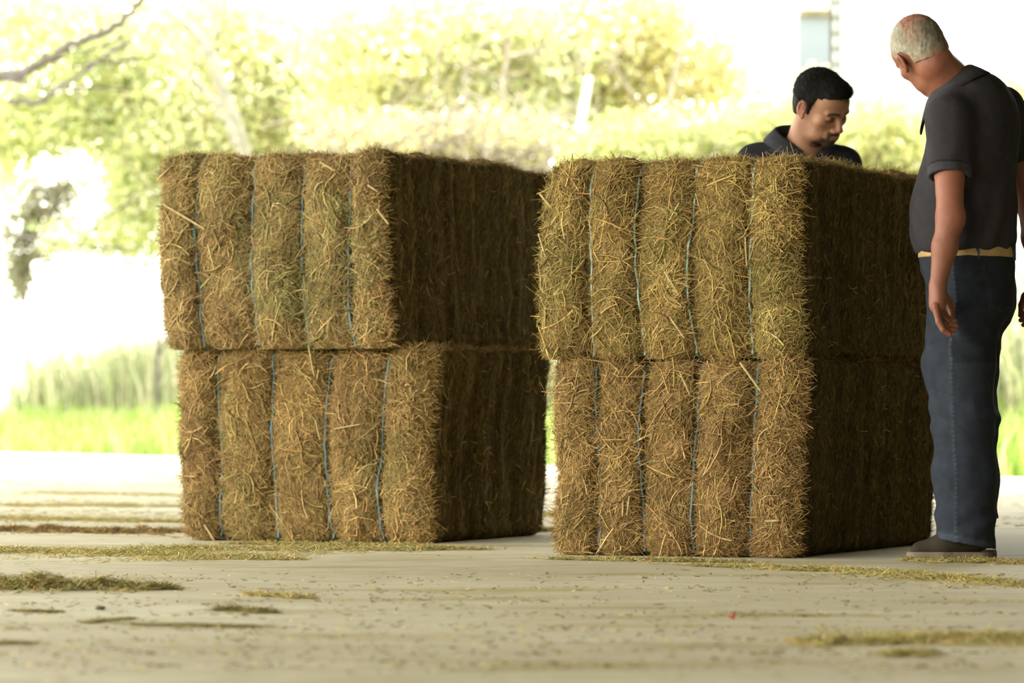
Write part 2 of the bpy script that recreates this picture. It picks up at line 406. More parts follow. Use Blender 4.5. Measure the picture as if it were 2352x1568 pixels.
make_bale('hay bale with pale mint twine, upper one in front of the dark-haired man', XD(1833, 13.05), 23, .86, 1.50, HR+.004, HR, (.175, .37, .59, .815), M_TWINE2, 13,
          left=(.01, -.012, .0), right=(.0, -.012, .010), tone=(1.02, 1.02, .90), blades=((1240, 445, 1268, 478, .004), (1237, 536, 1254, 592, .0035), (1521, 614, 1562, 682, .0042), (1532, 718, 1572, 776, .004), (1420, 608, 1444, 570, .0025), (1712, 545, 1715, 610, .003)))
make_bale('lower right hay bale with blue twine, its cut side beside the brown shoe', XD(1830, 13.04), 23, .85, 1.53, HR, 0, (.175, .37, .59, .815), M_TWINE, 14,
          left=(.025, .028, .022), right=(.02, .0, -.012), back=(-.02, .02, -.03), tone=(1, .93, .88), blades=((1700, 832, 1746, 896, .0042), (1757, 1197, 1802, 1195, .0045), (1562, 855, 1584, 905, .003), (1432, 1140, 1430, 1185, .003), (1446, 1138, 1440, 1182, .003)))

# ------------------------------------------------------------------ signed-distance bodies
class Vol:
    def __init__(s, xs, ys, zs):
        s.x, s.y, s.z = [np.asarray(a, np.float32) for a in (xs, ys, zs)]
        s.f = np.full((len(xs), len(ys), len(zs)), 1.0, np.float32)
    def _sub(s, lo, hi):
        sl = []
        for a, l, h in zip((s.x, s.y, s.z), lo, hi):
            i0, i1 = np.searchsorted(a, l), np.searchsorted(a, h)
            sl.append(slice(max(0, i0-1), min(len(a), i1+1)))
        X, Y, Z = np.meshgrid(s.x[sl[0]], s.y[sl[1]], s.z[sl[2]], indexing='ij', sparse=True)
        return tuple(sl), X, Y, Z
    def _apply(s, sl, d, k, op):
        g = s.f[sl]
        if g.size == 0: return
        if op == 'add':
            if k > 0:
                h = np.maximum(k-np.abs(g-d), 0)/k; g = np.minimum(g, d)-h*h*k*.25
            else: g = np.minimum(g, d)
        else:
            d = -d
            if k > 0:
                h = np.maximum(k-np.abs(g-d), 0)/k; g = np.maximum(g, d)+h*h*k*.25
            else: g = np.maximum(g, d)
        s.f[sl] = g
    def cone(s, a, b, ra, rb, k=.02, op='add'):
        a = np.asarray(a, float); b = np.asarray(b, float); m = max(ra, rb)+k+.02
        sl, X, Y, Z = s._sub(np.minimum(a, b)-m, np.maximum(a, b)+m)
        ab = b-a; L2 = ab@ab+1e-12
        t = np.clip(((X-a[0])*ab[0]+(Y-a[1])*ab[1]+(Z-a[2])*ab[2])/L2, 0, 1)
        d = np.sqrt((X-a[0]-t*ab[0])**2+(Y-a[1]-t*ab[1])**2+(Z-a[2]-t*ab[2])**2)-(ra+(rb-ra)*t)
        s._apply(sl, d, k, op)
    def chain(s, pts, rs, k=.02):
        for i in range(len(pts)-1): s.cone(pts[i], pts[i+1], rs[i], rs[i+1], k)
    def ell(s, c, r, R=None, k=.02, op='add'):
        c = np.asarray(c, float); r = np.asarray(r, float); R = np.eye(3) if R is None else np.asarray(R)  # rows: local axes
        ext = np.sqrt(((R*r[:, None])**2).sum(0))+k+.02
        sl, X, Y, Z = s._sub(c-ext, c+ext)
        dx, dy, dz = X-c[0], Y-c[1], Z-c[2]
        l = [R[i][0]*dx+R[i][1]*dy+R[i][2]*dz for i in range(3)]
        k0 = np.sqrt(sum((l[i]/r[i])**2 for i in range(3))); k1 = np.sqrt(sum((l[i]/r[i]**2)**2 for i in range(3)))+1e-9
        s._apply(sl, k0*(k0-1)/k1, k, op)
    def cut(s, p, n, k=0.0):
        """remove everything on the side the normal points to"""
        n = unit(n); X, Y, Z = np.meshgrid(s.x, s.y, s.z, indexing='ij', sparse=True)
        d = ((X-p[0])*n[0]+(Y-p[1])*n[1]+(Z-p[2])*n[2]).astype(np.float32)
        s._apply((slice(None),)*3, -d, k, 'sub')
    def sleeve(s, a, se, dr, r0, r1, hole, kk=.035):
        """a short sleeve from a to se, cut square to the arm and hollow at the hem"""
        t_ = Vol(s.x, s.y, s.z); t_.cone(a, se+dr*.03, r0, r1, 0)
        sl, X, Y, Z = t_._sub(np.minimum(a, se)-.14, np.maximum(a, se)+.14)
        t = (X-se[0])*dr[0]+(Y-se[1])*dr[1]+(Z-se[2])*dr[2]
        rad = np.sqrt(np.maximum((X-se[0])**2+(Y-se[1])**2+(Z-se[2])**2-t*t, 0))
        g = np.maximum(t_.f[sl], t); g = np.maximum(g, np.where(t > -.05, hole-rad, -1)).astype(np.float32)
        b = s.f[sl]; h = np.maximum(kk-np.abs(b-g), 0)/kk*(t < -.03); s.f[sl] = np.minimum(b, g)-h*h*kk*.25
    def mesh(s):
        f = s.f; f = np.where(f == 0, 1e-6, f)
        x, y, z = s.x, s.y, s.z
        neg = f < 0
        cnt = np.zeros(tuple(n-1 for n in f.shape), np.int8)
        for a in (0, 1):
            for b in (0, 1):
                for c in (0, 1):
                    cnt += neg[a:f.shape[0]-1+a, b:f.shape[1]-1+b, c:f.shape[2]-1+c]
        act = (cnt > 0)&(cnt < 8); I = np.argwhere(act)
        idm = np.full(act.shape, -1, np.int32); idm[act] = np.arange(len(I))
        acc = np.zeros((len(I), 3)); num = np.zeros(len(I))
        C = [(a, b, c) for a in (0, 1) for b in (0, 1) for c in (0, 1)]
        for p in C:
            for ax in range(3):
                if p[ax]: continue
                q = list(p); q[ax] = 1
                ia = I+np.array(p); ib = I+np.array(q)
                fa = f[ia[:, 0], ia[:, 1], ia[:, 2]]; fb = f[ib[:, 0], ib[:, 1], ib[:, 2]]
                m = (fa < 0) != (fb < 0); t = np.where(m, fa/np.where(fa == fb, 1, fa-fb), 0)
                pa = np.c_[x[ia[:, 0]], y[ia[:, 1]], z[ia[:, 2]]]; pb = np.c_[x[ib[:, 0]], y[ib[:, 1]], z[ib[:, 2]]]
                acc += np.where(m[:, None], pa+t[:, None]*(pb-pa), 0); num += m
        V = acc/np.maximum(num, 1)[:, None]
        Q = []
        for ax in range(3):
            o = [i for i in range(3) if i != ax]
            sa = [slice(1, -1)]*3; sb = [slice(1, -1)]*3; sa[ax] = slice(0, -1); sb[ax] = slice(1, None)
            A, B = neg[tuple(sa)], neg[tuple(sb)]
            E = np.argwhere(A != B); inside = A[E[:, 0], E[:, 1], E[:, 2]]
            E = E+1; E[:, ax] -= 1
            def cell(da, db):
                e = E.copy(); e[:, o[0]] += da; e[:, o[1]] += db
                return idm[e[:, 0], e[:, 1], e[:, 2]]
            q = np.stack([cell(-1, -1), cell(0, -1), cell(0, 0), cell(-1, 0)], -1)
            flip = inside if ax != 1 else ~inside
            q[~flip] = q[~flip][:, ::-1]; Q.append(q)
        Q = np.vstack(Q); Q = Q[(Q >= 0).all(1)]
        return V, Q

def axis_grid(lo, hi, step, fine=()):
    """coordinates lo..hi, finer inside the given (a, b, step) ranges"""
    out = [lo]
    while out[-1] < hi:
        st = step
        for a, b, f in fine:
            if a <= out[-1] <= b: st = min(st, f)
        out.append(out[-1]+st)
    return np.array(out)

def normals(V, Q):
    n = np.cross(V[Q[:, 2]]-V[Q[:, 0]], V[Q[:, 3]]-V[Q[:, 1]]); N = np.zeros_like(V)
    for i in range(4): np.add.at(N, Q[:, i], n)
    return N/(np.linalg.norm(N, axis=1)[:, None]+1e-9)

class Head:
    """head frame: a = to the person's left, b = forward, c = up"""
    def __init__(s, c, fwd, up, scale):
        s.c = np.asarray(c, float); b = unit(fwd); up = unit(up); u = unit(up-b*(up@b)); a = np.cross(u, b)
        s.R = np.array([a, b, u]); s.k = scale
    def w(s, a, b, c): return s.c+s.k*(a*s.R[0]+b*s.R[1]+c*s.R[2])
    def loc(s, V): return (V-s.c)@s.R.T/s.k
    def ell(s, vol, c, r, k=.012, op='add', rot=None):
        R = s.R if rot is None else rot@s.R
        vol.ell(s.w(*c), np.array(r)*s.k, R, k, op)
    def cone(s, vol, a, b, ra, rb, k=.008, op='add'): vol.cone(s.w(*a), s.w(*b), ra*s.k, rb*s.k, k, op)
    def build(s, vol, old=False):
        s.ell(vol, (0, -.016, .035), (.077, .097, .086), .02)
        s.ell(vol, (0, .034, -.028), (.062, .060, .078), .03)
        s.ell(vol, (0, .050, .045), (.058, .045, .045), .03)
        s.ell(vol, (0, .038, -.076), (.048, .050, .032), .03)
        s.ell(vol, (0, .080, -.098), (.020, .016, .016), .02)
        for sg in (-1, 1):
            s.ell(vol, (sg*.044, .062, -.018), (.020, .018, .018), .02)            # cheekbone
            s.cone(vol, (sg*.012, .094, .020), (sg*.044, .080, .022), .009, .008, .012)  # brow ridge
            s.ell(vol, (sg*.031, .102, .000), (.017, .016, .012), .010, 'sub')
            s.ell(vol, (sg*.031, .077, .000), (.014, .014, .013), .003)            # lidded eye
            s.ell(vol, (sg*.076, .020, -.070), (.016, .03, .03), .02, 'sub')
            # ear
            cs, sn = math.cos(.35*sg), math.sin(.35*sg)
            rot = np.array([[cs, sn, 0], [-sn, cs, 0], [0, 0, 1]])
            s.ell(vol, (sg*.083, -.010, -.002), (.008, .019, .032), .006, 'add', rot); s.ell(vol, (sg*.080, .000, -.028), (.007, .009, .011), .006)
            s.ell(vol, (sg*.094, -.010, .003), (.0085, .0135, .024), .003, 'sub', rot); s.cone(vol, (sg*.084, -.004, .018), (sg*.085, -.008, -.014), .0035, .0035, .003)
            s.ell(vol, (sg*.082, .003, -.010), (.006, .006, .008), .004, 'add')
        s.cone(vol, (0, .090, .014), (0, .112, -.028), .0075, .0105, .012)
        s.ell(vol, (0, .110, -.034), (.012, .012, .009), .008)
        for sg in (-1, 1): s.ell(vol, (sg*.014, .104, -.038), (.009, .011, .008), .006)
        s.ell(vol, (0, .086, -.064), (.030, .018, .026), .015)
        s.cone(vol, (-.018, .096, -.063), (0, .102, -.060), .005, .0065, .004)
        s.cone(vol, (.018, .096, -.063), (0, .102, -.060), .005, .0065, .004)
        s.cone(vol, (-.016, .095, -.071), (.016, .095, -.071), .0062, .0062, .004)
        s.cone(vol, (-.022, .105, -.0665), (.022, .105, -.0665), .0025, .0025, .003, 'sub')

def finger(vol, pts, r0, r1):
    rs = np.linspace(r0, r1, len(pts)); vol.chain(pts, rs, .004)

def ring_collar(name, center, axis, fwd, r, height, flap, mat, parent, col, gap=.5, rx=1.0):
    """fold-over polo collar: stands up round the neck, turns over and falls outwards, open at the front"""
    up = unit(axis); f = unit(np.asarray(fwd)-up*(np.asarray(fwd)@up)); s = np.cross(up, f)
    prof = [(0, 0), (-.002, height*.6), (.001, height), (.007, height+.004), (.013, height), (.020+flap*.2, height-flap*.45), (.030+flap*.35, height-flap),
            (.026+flap*.35, height-flap-.001), (.016+flap*.2, height-flap*.45), (.009, height-.006), (.005, height*.55), (.004, 0)]
    n = 56; A = np.linspace(math.pi/2+gap/2, math.pi/2+2*math.pi-gap/2, n)
    V = []
    for i, a in enumerate(A):
        t = i/(n-1); e = abs(t-.5)*2
        drop = -.055*e**3; ex = 1+.10*e**4
        for (o, z) in prof:
            zz = z*(1-.15*e)+drop
            rr = r+o*(1+.3*e**3)
            V.append(np.asarray(center)+(s*math.cos(a)*rx+f*math.sin(a)*ex)*rr+up*zz)
    V = np.array(V); m = len(prof)
    Q = [[i*m+j, i*m+(j+1) % m, (i+1)*m+(j+1) % m, (i+1)*m+j] for i in range(n-1) for j in range(m)]
    # close the two ends
    for base in (0, (n-1)*m):
        for j in range(m//2-1):
            Q.append([base+j, base+j+1, base+m-2-j, base+m-1-j])
    return mesh_obj(name, V-np.array(root_loc(parent)), Q, mat, parent, True, np.broadcast_to(col, (len(V), 3)))
def root_loc(o):
    while o.parent is not None: o = o.parent
    return [o.location[0], o.location[1], o.location[2]]

def vol_obj(name, vol, mat, parent, colf, disp=None):
    V, Q = vol.mesh()
    if disp is not None:
        N = normals(V, Q); V = V+N*disp(V, N)[:, None]
    c = colf(V, normals(V, Q)) if callable(colf) else np.broadcast_to(colf, V.shape)
    return mesh_obj(name, V-np.array(root_loc(parent)), Q, mat, parent, True, c)

def face_pigment_shade(h, V, base, brow, lip, beard=None, bald=False):
    L = h.loc(V); a, b, c = L.T; n = len(V)
    C = np.tile(np.array(base, float), (n, 1))
    nz = fbm(V, 60, 3)
    def mix(m, col, k=1.0):
        m = np.clip(m*k, 0, 1)[:, None]; C[:] = C*(1-m)+np.array(col)*m
    sm = lambda x, w: np.clip(x/w+.5, 0, 1)
    face = sm(b-.055, .01)*(np.abs(a) < .07)*(c < .06)*(c > -.13)
    mix(face*sm(.030-np.hypot(np.abs(a)-.052, (c+.03)), .03), (base[0]*1.02, base[1]*.80, base[2]*.78), .5)      # cheeks
    mix(sm(.014-np.hypot(a, c+.034), .012)*(b > .10), (base[0], base[1]*.78, base[2]*.75), .6)
    br = sm(.0048-.05*np.maximum(np.abs(a)-.03, 0)-np.abs(c-.020-.005*np.cos((np.abs(a)-.026)*70)), .005)*(np.abs(a) > .010)*(np.abs(a) < .050)*face
    mix(br, brow, .95)
    mix(sm(.0028-np.abs(c+.006+.02*(np.abs(a)-.031)**2*20), .003)*(np.abs(np.abs(a)-.031) < .015)*face, (.03, .018, .012), .9)
    mix(sm(.014-np.hypot(np.abs(a)-.028, (c+.002)*1.1), .012)*face, (base[0]*.42, base[1]*.30, base[2]*.27), .75)  # shade of the eye sockets painted into the skin colour
    mix(sm(.0095-np.abs(c+.067), .004)*(np.abs(a) < .024)*(b > .085), lip, .8)
    if beard is not None:
        st = np.maximum(sm(.040-np.abs(a), .014)*sm(b-.030, .02)*sm(-.072-c, .006), sm(.031-np.abs(a), .006)*sm(-.046-c, .006)*(b > .06)*np.clip(sm(np.abs(a)-.020, .006)+sm(.060-np.abs(c)+.0, .004)*1.0, 0, 1))*(c > -.135)
        lips = sm(.0085-np.abs(c+.067), .004)*sm(.019-np.abs(a), .006)*(b > .085)
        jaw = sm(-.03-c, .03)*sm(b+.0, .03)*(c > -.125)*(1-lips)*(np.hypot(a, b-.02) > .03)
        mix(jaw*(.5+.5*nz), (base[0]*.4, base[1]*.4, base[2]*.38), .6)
        mix(st*(1-lips)*(.95+.2*nz), beard, .97)
    ear = (np.abs(a) > .078)*(np.abs(c) < .045)*(np.abs(b+.01) < .035)
    mix(ear*1.0, (base[0]*1.05, base[1]*.72, base[2]*.68), .5)
    mix(sm(.017-np.hypot((b+.010)*1.3, (c-.001)*.8), .008)*(np.abs(a) > .078)*(np.abs(a) < .0905), (base[0]*.55, base[1]*.28, base[2]*.25), .8)  # shade in the ear hollow painted in, over redder skin
    return C

SKIN1 = (.235, .092, .054); SKIN2 = (.33, .165, .098)
SH1 = np.array([.033, .0305, .034]); SH2 = np.array([.022, .023, .027])

# ================================================================== man beside the stack
def man_by_stack():
    D0 = 12.95
    base = v3((2225-1176)*D0/F, D0, 0)
    root = empty('person', base, 'grey-haired man in charcoal polo and blue jeans standing beside the hay stack', 'person')
    q = lambda px, py, dy=0.0: P(px, py, D0+dy)
    f = v3(-.866, .5, 0); l = v3(-.5, -.866, 0); up = v3(0, 0, 1)
    R = np.array([l, f, up])
    hf = unit(v3(-.25, .90, -.42)); hr = v3(.825, .31, .434); hr = unit(hr-hf*(hr@hf)); hu = np.cross(hr, hf)
    hd = Head(q(2116, 124, -.02), hf, hu, .98)
    neck0 = hd.w(0, -.030, -.055); neckb = q(2203, 226, .02); neckm = (neck0+neckb)/2+v3(.002, 0, -.002)
    shL, shR = q(2180, 275, -.165), q(2302, 250, .17)
    elL, wrL = q(2182, 500, -.25), q(2155, 650, -.26)
    elR, wrR = q(2366, 470, .20), q(2385, 640, .14)
    chest, belly, hips = q(2236, 330, 0), q(2212, 482, 0), q(2232, 640, 0)
    hipL, knL, anL = q(2222, 690, -.075), q(2213, 960, -.08), q(2222, 1225, -.08)
    hipR, knR, anR = q(2242, 690, .085), q(2226, 960, .09), q(2236, 1212, .10)

    def torso(v, e=0.0):
        v.ell(chest, (.190+e, .128+e, .205+e), R, .05)
        v.ell(q(2246, 262, .0), (.150+e, .100+e, .12+e), R, .06); v.ell(q(2215, 520, 0), (.162+e, .136+e, .21+e), R, .05)
        v.ell(belly, (.165+e, .140+e, .20+e), R, .08)
        v.cone(neckb+v3(0, 0, -.02), shL, .062+e, .058+e, .05); v.cone(neckb+v3(0, 0, -.02), shR, .062+e, .058+e, .05)
    def hand(v, w, side):
        ofs = w-wrL
        g = lambda px, py, dy: q(px, py, dy)+ofs if side == 'L' else v3(2*w[0], 0, 0)*[1, 0, 0]+(q(px, py, dy)+ofs)*[-1, 1, 1]
        v.ell(g(2154, 683, -.265), (.024, .038, .042), None, .02)
        v.cone(g(2155, 655, -.26), g(2153, 700, -.272), .024, .026, .015)
        for pts in (((2157, 700, -.235), (2168, 722, -.232), (2182, 734, -.232), (2193, 737, -.234)),
                    ((2152, 705, -.256), (2160, 732, -.258), (2178, 746, -.258), (2196, 748, -.255)),
                    ((2149, 706, -.278), (2157, 740, -.282), (2174, 758, -.282), (2193, 759, -.275)),
                    ((2148, 703, -.298), (2156, 738, -.303), (2166, 757, -.304), (2182, 768, -.300))):
            finger(v, [g(*p) for p in pts], .0112, .0082)
        finger(v, [g(2163, 668, -.235), g(2178, 692, -.205), g(2185, 712, -.20), g(2187, 734, -.205)], .0135, .009)
    # --- skin: one continuous body
    xs = axis_grid(base[0]-.26, base[0]+.32, .0045, [(base[0]-.26, base[0]+.0, .0030)])
    ys = axis_grid(D0-.36, D0+.34, .0050, [(D0-.34, D0-.15, .0033)])
    zs = axis_grid(.02, 1.76, .007, [(.58, .88, .0028), (1.38, 1.76, .0032)])
    v = Vol(xs, ys, zs)
    torso(v, -.014)
    v.ell(hips, (.15, .11, .15), R, .06)
    v.chain([hipL, knL, anL], [.082, .055, .042], .04); v.chain([hipR, knR, anR], [.082, .055, .042], .04)
    v.cone(anL+v3(.02, 0, -.02), anL+v3(-.13, 0, -.05), .030, .025, .03); v.cone(anR+v3(.02, 0, -.02), anR+v3(-.07, 0, -.05), .030, .022, .03)
    v.chain([shL, (shL+elL)/2, elL, elL*.55+wrL*.45, wrL], [.050, .047, .041, .038, .0255], .02)
    v.ell(elL+v3(.012, 0, 0), (.030, .034, .045), None, .02)
    v.chain([shR, (shR+elR)/2, elR, elR*.55+wrR*.45, wrR], [.050, .046, .040, .037, .0255], .02)
    hand(v, wrL, 'L'); hand(v, wrR, 'R')
    v.chain([neck0, neckm, neckb+v3(0, 0, -.03)], [.064, .066, .072], .03)
    hd.build(v, True)
    # creased nape
    def colf(V, N):
        C = face_pigment_shade(hd, V, SKIN1, (.4, .37, .3), (.45, .2, .16))
        a, b, c = hd.loc(V).T
        m = np.clip((.06-np.hypot(a-.0, b+.07))/.02+.5, 0, 1)*(c > .07)
        C[:] = C*(1-m[:, None])+np.array([.25, .105, .070])*m[:, None]
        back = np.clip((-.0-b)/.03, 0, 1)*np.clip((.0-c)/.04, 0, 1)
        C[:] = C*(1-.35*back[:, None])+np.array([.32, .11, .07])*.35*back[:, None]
        hand_ = (V[:, 2] < .72)[:, None]
        C[:] = np.where(hand_, C*np.array([.92, .78, .74]), C)
        return C
    vol_obj('body', v, M_SKIN, root, colf, lambda V, N: fbm(V, 40, 5)*.0012)
    # --- short grey hair with a thin crown
    g = .0028
    lo = hd.c-.14; hi = hd.c+.14
    v = Vol(np.arange(lo[0], hi[0], g), np.arange(lo[1], hi[1], g), np.arange(lo[2], hi[2], g))
    hd.ell(v, (0, -.017, .035), (.0815, .102, .0905), .01)
    hd.ell(v, (0, -.048, -.030), (.060, .052, .052), .03)
    X, Y, Z = np.meshgrid(v.x, v.y, v.z, indexing='ij'); Pts = np.stack([X, Y, Z], -1)
    Lc = (Pts-hd.c)@hd.R.T/hd.k; a, b, c = Lc[..., 0], Lc[..., 1], Lc[..., 2]
    nz = fbm(Pts, 45, 8)*.010
    line = np.where(b > .0, .005+b*.9, -.005+b*.55)          # hair line: high at the temples, low at the nape
    earc = .034-np.hypot((b+.010)*1.0, c+.004)               # bare ring round the ears
    m1 = line-c+nz; m2 = np.where(np.abs(a) > .055, earc*.9, -.02)
    crown = .042-np.hypot(a*.9, (b+.052)*1.0)+nz*1.2; m3 = np.where(c > .06, crown, -.03)
    fr = (b-.070)+nz
    v.f = np.maximum(v.f, np.maximum(np.maximum(m1, m2), fr).astype(np.float32)*.8)
    def hcol(V, N):
        a, b, c = hd.loc(V).T
        k = fbm(V*np.array([1, 1, .5]), 60, 12)*.5+.5; t = np.clip(.62-a*8-b*1+fbm(V, 22, 4)*.7, 0, 1)[:, None]  # light from his left painted in: hair darkens towards his right
        C = (np.array([.34, .315, .24])*(1-t)+np.array([.10, .088, .06])*t)*(.75+.4*k[:, None])
        m = np.clip((.052-np.hypot(a*.85-.008, b+.075)+fbm(V, 40, 9)*.016)/.026, 0, 1)*np.clip(c/.04, 0, 1)*.9; m = m[:, None]
        e = np.clip(1-(c-np.where(b > .0, .005+b*.9, -.005+b*.55))/.045+fbm(V*np.array([1, 1, .5]), 60, 19)*.6, 0, 1)[:, None]*.75
        C = C*(1-m)+np.array([.25, .105, .070])*m; return C*(1-e)+np.array([.30, .16, .11])*e
    vol_obj('hair', v, M_HAIRB, root, hcol, lambda V, N: noise(V*np.array([1, 1, .45]), 150, 3)*.0012)
    # --- polo shirt
    xs = axis_grid(base[0]-.26, base[0]+.32, .0048); ys = axis_grid(D0-.38, D0+.36, .0056); zs = axis_grid(.80, 1.56, .0052)
    v = Vol(xs, ys, zs)
    torso(v, .006)
    v.ell(q(2218, 540, 0), (.163, .140, .085), R, .05)
    v.ell(q(2168, 505, -.02), (.09, .07, .075), R, .06)       # belly over the belt
    hemz = q(0, 577)[2]
    v.cut((base[0], 0, hemz), (.06, 0, -1), .01)
    seL = shL*.42+elL*.58; seR = shR*.45+elR*.55
    v.sleeve(shL, seL, unit(elL-shL), .070, .066, .0535); v.sleeve(shR, seR, unit(elR-shR), .066, .062, .0525)
    v.cone(neckb+(neckb-neckm)*.2, neckm, .070, .070, .0, 'sub')
    def fold(V, N):
        s_ = (V-chest)@l; z = V[:, 2]; y = V[:, 0]
        d = .0045*np.sin(60*(s_+.35*z)+3*noise(V, 5, 2))*np.clip((1.35-z)/.25, 0, 1)*.8
        d += .006*fbm(V*np.array([1, 1, .45]), 11, 21)+.003*fbm(V*np.array([1, 1, .5]), 26, 22)
        dl = np.abs(z-q(0, 392)[2])                           # sleeve edge
        return d
    def scol(V, N):
        C = np.tile(SH1, (len(V), 1)); C *= (1+.15*fbm(V, 9, 2))[:, None]
        p = seL; dr = unit(elL-shL); t = (V-p)@dr; rad = np.linalg.norm(V-p-t[:, None]*dr, axis=1)
        m = (t > -.030)&(t < .02)&(rad < .085)
        C[m] *= 1.35
        m = (t > -.034)&(t < -.029)&(rad < .085); C[m] *= .45
        return C
    shirt = vol_obj('polo_shirt', v, M_SHIRT, root, scol, fold)
    # collar, tilted with the leaning neck
    ring_collar('collar', q(2186, 206, .005), unit(v3(-.50, .10, .86)), unit(v3(-.82, .45, -.35)), .083, .034, .052, M_SHIRT, root, SH1*1.35, .45, 1.0)
    # --- jeans
    zs = axis_grid(.03, 1.0, .0062); xs = axis_grid(base[0]-.2, base[0]+.22, .0052); ys = axis_grid(D0-.26, D0+.28, .0056)
    v = Vol(xs, ys, zs)
    v.ell(q(2234, 625, 0), (.160, .124, .16), R, .05); v.ell(q(2217, 585, 0), (.162, .140, .17), R, .04)
    v.ell(q(2262, 690, -.03), (.10, .085, .095), R, .05); v.ell(q(2264, 690, .06), (.10, .085, .095), R, .05)
    v.chain([q(2215, 700, -.07), q(2203, 840, -.075), q(2211, 960, -.08), q(2216, 1090, -.08), q(2218, 1262, -.085)], [.118, .104, .092, .092, .095], .05)
    v.chain([q(2232, 700, .08), q(2216, 840, .09), q(2224, 960, .09), q(2228, 1090, .1), q(2232, 1245, .105)], [.112, .098, .088, .084, .082], .05)
    v.cut((0, 0, q(0, 572)[2]), (0, 0, 1), .004)
    hz = q(0, 1250, -.08)[2]
    v.cut((base[0]-.01, 0, hz), unit(v3(-.19, 0, -1)), .004)
    for an in (q(2218, 1262, -.085), q(2232, 1245, .105)):
        v.cone(an-v3(0, 0, .1), an+v3(0, 0, .06), .082, .082, 0, 'sub')
    def jfold(V, N):
        z = V[:, 2]
        d = .005*fbm(V*np.array([1, 1, 1.5]), 9, 31)+.003*fbm(V, 24, 32)
        kn = np.exp(-((z-q(0, 965)[2])/.05)**2)*.004*np.sin(90*z+V[:, 0]*40)
        st = np.exp(-((z-.12)/.07)**2)*.0035*np.sin(75*z-V[:, 0]*30+2*noise(V, 8, 1))
        seat = np.exp(-((z-q(0, 790)[2])/.06)**2)*.004*np.sin(60*z+V[:, 0]*60)
        sx = seam(z); s_ = np.exp(-((V[:, 0]-sx)/.006)**2)*(N[:, 1] < -.5)*.002
        return d+kn+st+seat+s_
    def seam(z):
        zz = [q(0, y)[2] for y in (1250, 1100, 950, 800, 690, 600)]; xx = [q(x, 0, -.17)[0] for x in (2196, 2196, 2188, 2183, 2196, 2190)]
        return np.interp(z, zz, xx)
    def jcol(V, N):
        C = np.tile(np.array([.026, .031, .040]), (len(V), 1)); z = V[:, 2]
        C *= (1+.22*fbm(V*np.array([1, 1, .4]), 9, 3)+.15*fbm(V, 60, 6))[:, None]
        fade = np.exp(-((V[:, 0]-q(2175, 0)[0])/.05)**2)*np.exp(-((z-.55)/.35)**2)
        C *= (1+.35*fade)[:, None]
        s_ = np.exp(-((V[:, 0]-seam(z))/.0045)**2)*(N[:, 1] < -.4)*(.5+.5*np.sign(np.sin(z*420)))
        C += s_[:, None]*np.array([.024, .027, .028])
        hem = np.abs((z-hz)+(V[:, 0]-base[0]+.01)*.19-.012) < .010
        C[hem] *= 1.5
        # patch pocket stitching on the seat
        lx = (V-q(2272, 660, -.1))@l*-1; lz = z-q(0, 665)[2]
        edge = (np.abs(np.abs(lx)-.058) < .0022)&(np.abs(lz) < .07)|(np.abs(lz-.07) < .0022)&(np.abs(lx) < .058)|(np.abs(lz+.07-.25*np.abs(lx)) < .0025)&(np.abs(lx) < .058)
        edge &= (N@f < -.2)
        C[edge] = np.array([.045, .040, .034])
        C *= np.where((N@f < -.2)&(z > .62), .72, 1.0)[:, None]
        return C
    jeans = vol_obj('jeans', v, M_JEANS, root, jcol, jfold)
    # belt
    v = Vol(axis_grid(base[0]-.2, base[0]+.22, .0045), axis_grid(D0-.25, D0+.25, .005), axis_grid(.93, 1.02, .0035))
    v.ell(q(2234, 625, 0), (.1645, .1285, .1645), R, .0); v.ell(q(2262, 690, -.03), (.104, .089, .099), R, .05)
    v.ell(q(2217, 585, 0), (.1665, .1445, .175), R, .03)
    zb = q(0, 580)[2]; v.cut((0, 0, zb+.018), (0, 0, 1)); v.cut((0, 0, zb-.017), (0, 0, -1))
    belt = vol_obj('belt', v, M_BELT, root, v3(1, 1, 1))
    for ang in (-38, 35, 100, 170, 240):
        a = math.radians(ang); dr = l*math.cos(a)*.163-f*math.sin(a)*.130; c = q(2234, 580, 0)+dr; mb = MB()
        mb.box((-.006, -.006, -.026), (.006, .006, .026), v3(.035, .05, .075), math.atan2(dr[1], dr[0]), c)
        mb.build('belt_loop', M_JEANS, root, False)
    # --- shoes
    for (tx, hx, dy) in ((2082, 2279, -.09), (2098, 2290, .11)):
        toe = q(tx, 0, dy)[0]; heel = q(hx, 0, dy)[0]; y0 = D0+dy; Ls = heel-toe
        sh = empty_part('shoe', root)
        v = Vol(axis_grid(toe-.03, heel+.03, .0035), axis_grid(y0-.08, y0+.08, .004), axis_grid(0, .16, .0032))
        v.cone((toe+.042, y0+.01, .032), (toe+.12, y0, .046), .027, .038, .02); v.cone((toe+.12, y0, .046), (heel-.05, y0, .062), .040, .036, .02)
        v.cone((toe+.15, y0, .065), (heel-.045, y0, .095), .036, .036, .03)
        v.cut((0, 0, .026), (0, 0, -1))
        vol_obj('upper', v, M_SHOE, sh, v3(1, 1, 1))
        v = Vol(axis_grid(toe-.03, heel+.03, .0035), axis_grid(y0-.08, y0+.08, .004), axis_grid(-.03, .06, .003))
        v.cone((toe+.046, y0+.01, .012), (toe+.11, y0, .012), .046, .049, .01); v.cone((toe+.11, y0, .012), (heel-.042, y0, .012), .046, .042, .01)
        X, Y, Z = np.meshgrid(v.x, v.y, v.z, indexing='ij', sparse=True)
        v.f = np.maximum(v.f, np.maximum(Z-.028+.0*X, .001-Z)+0*Y).astype(np.float32)
        vol_obj('sole', v, M_SOLE, sh, v3(1, 1, 1))
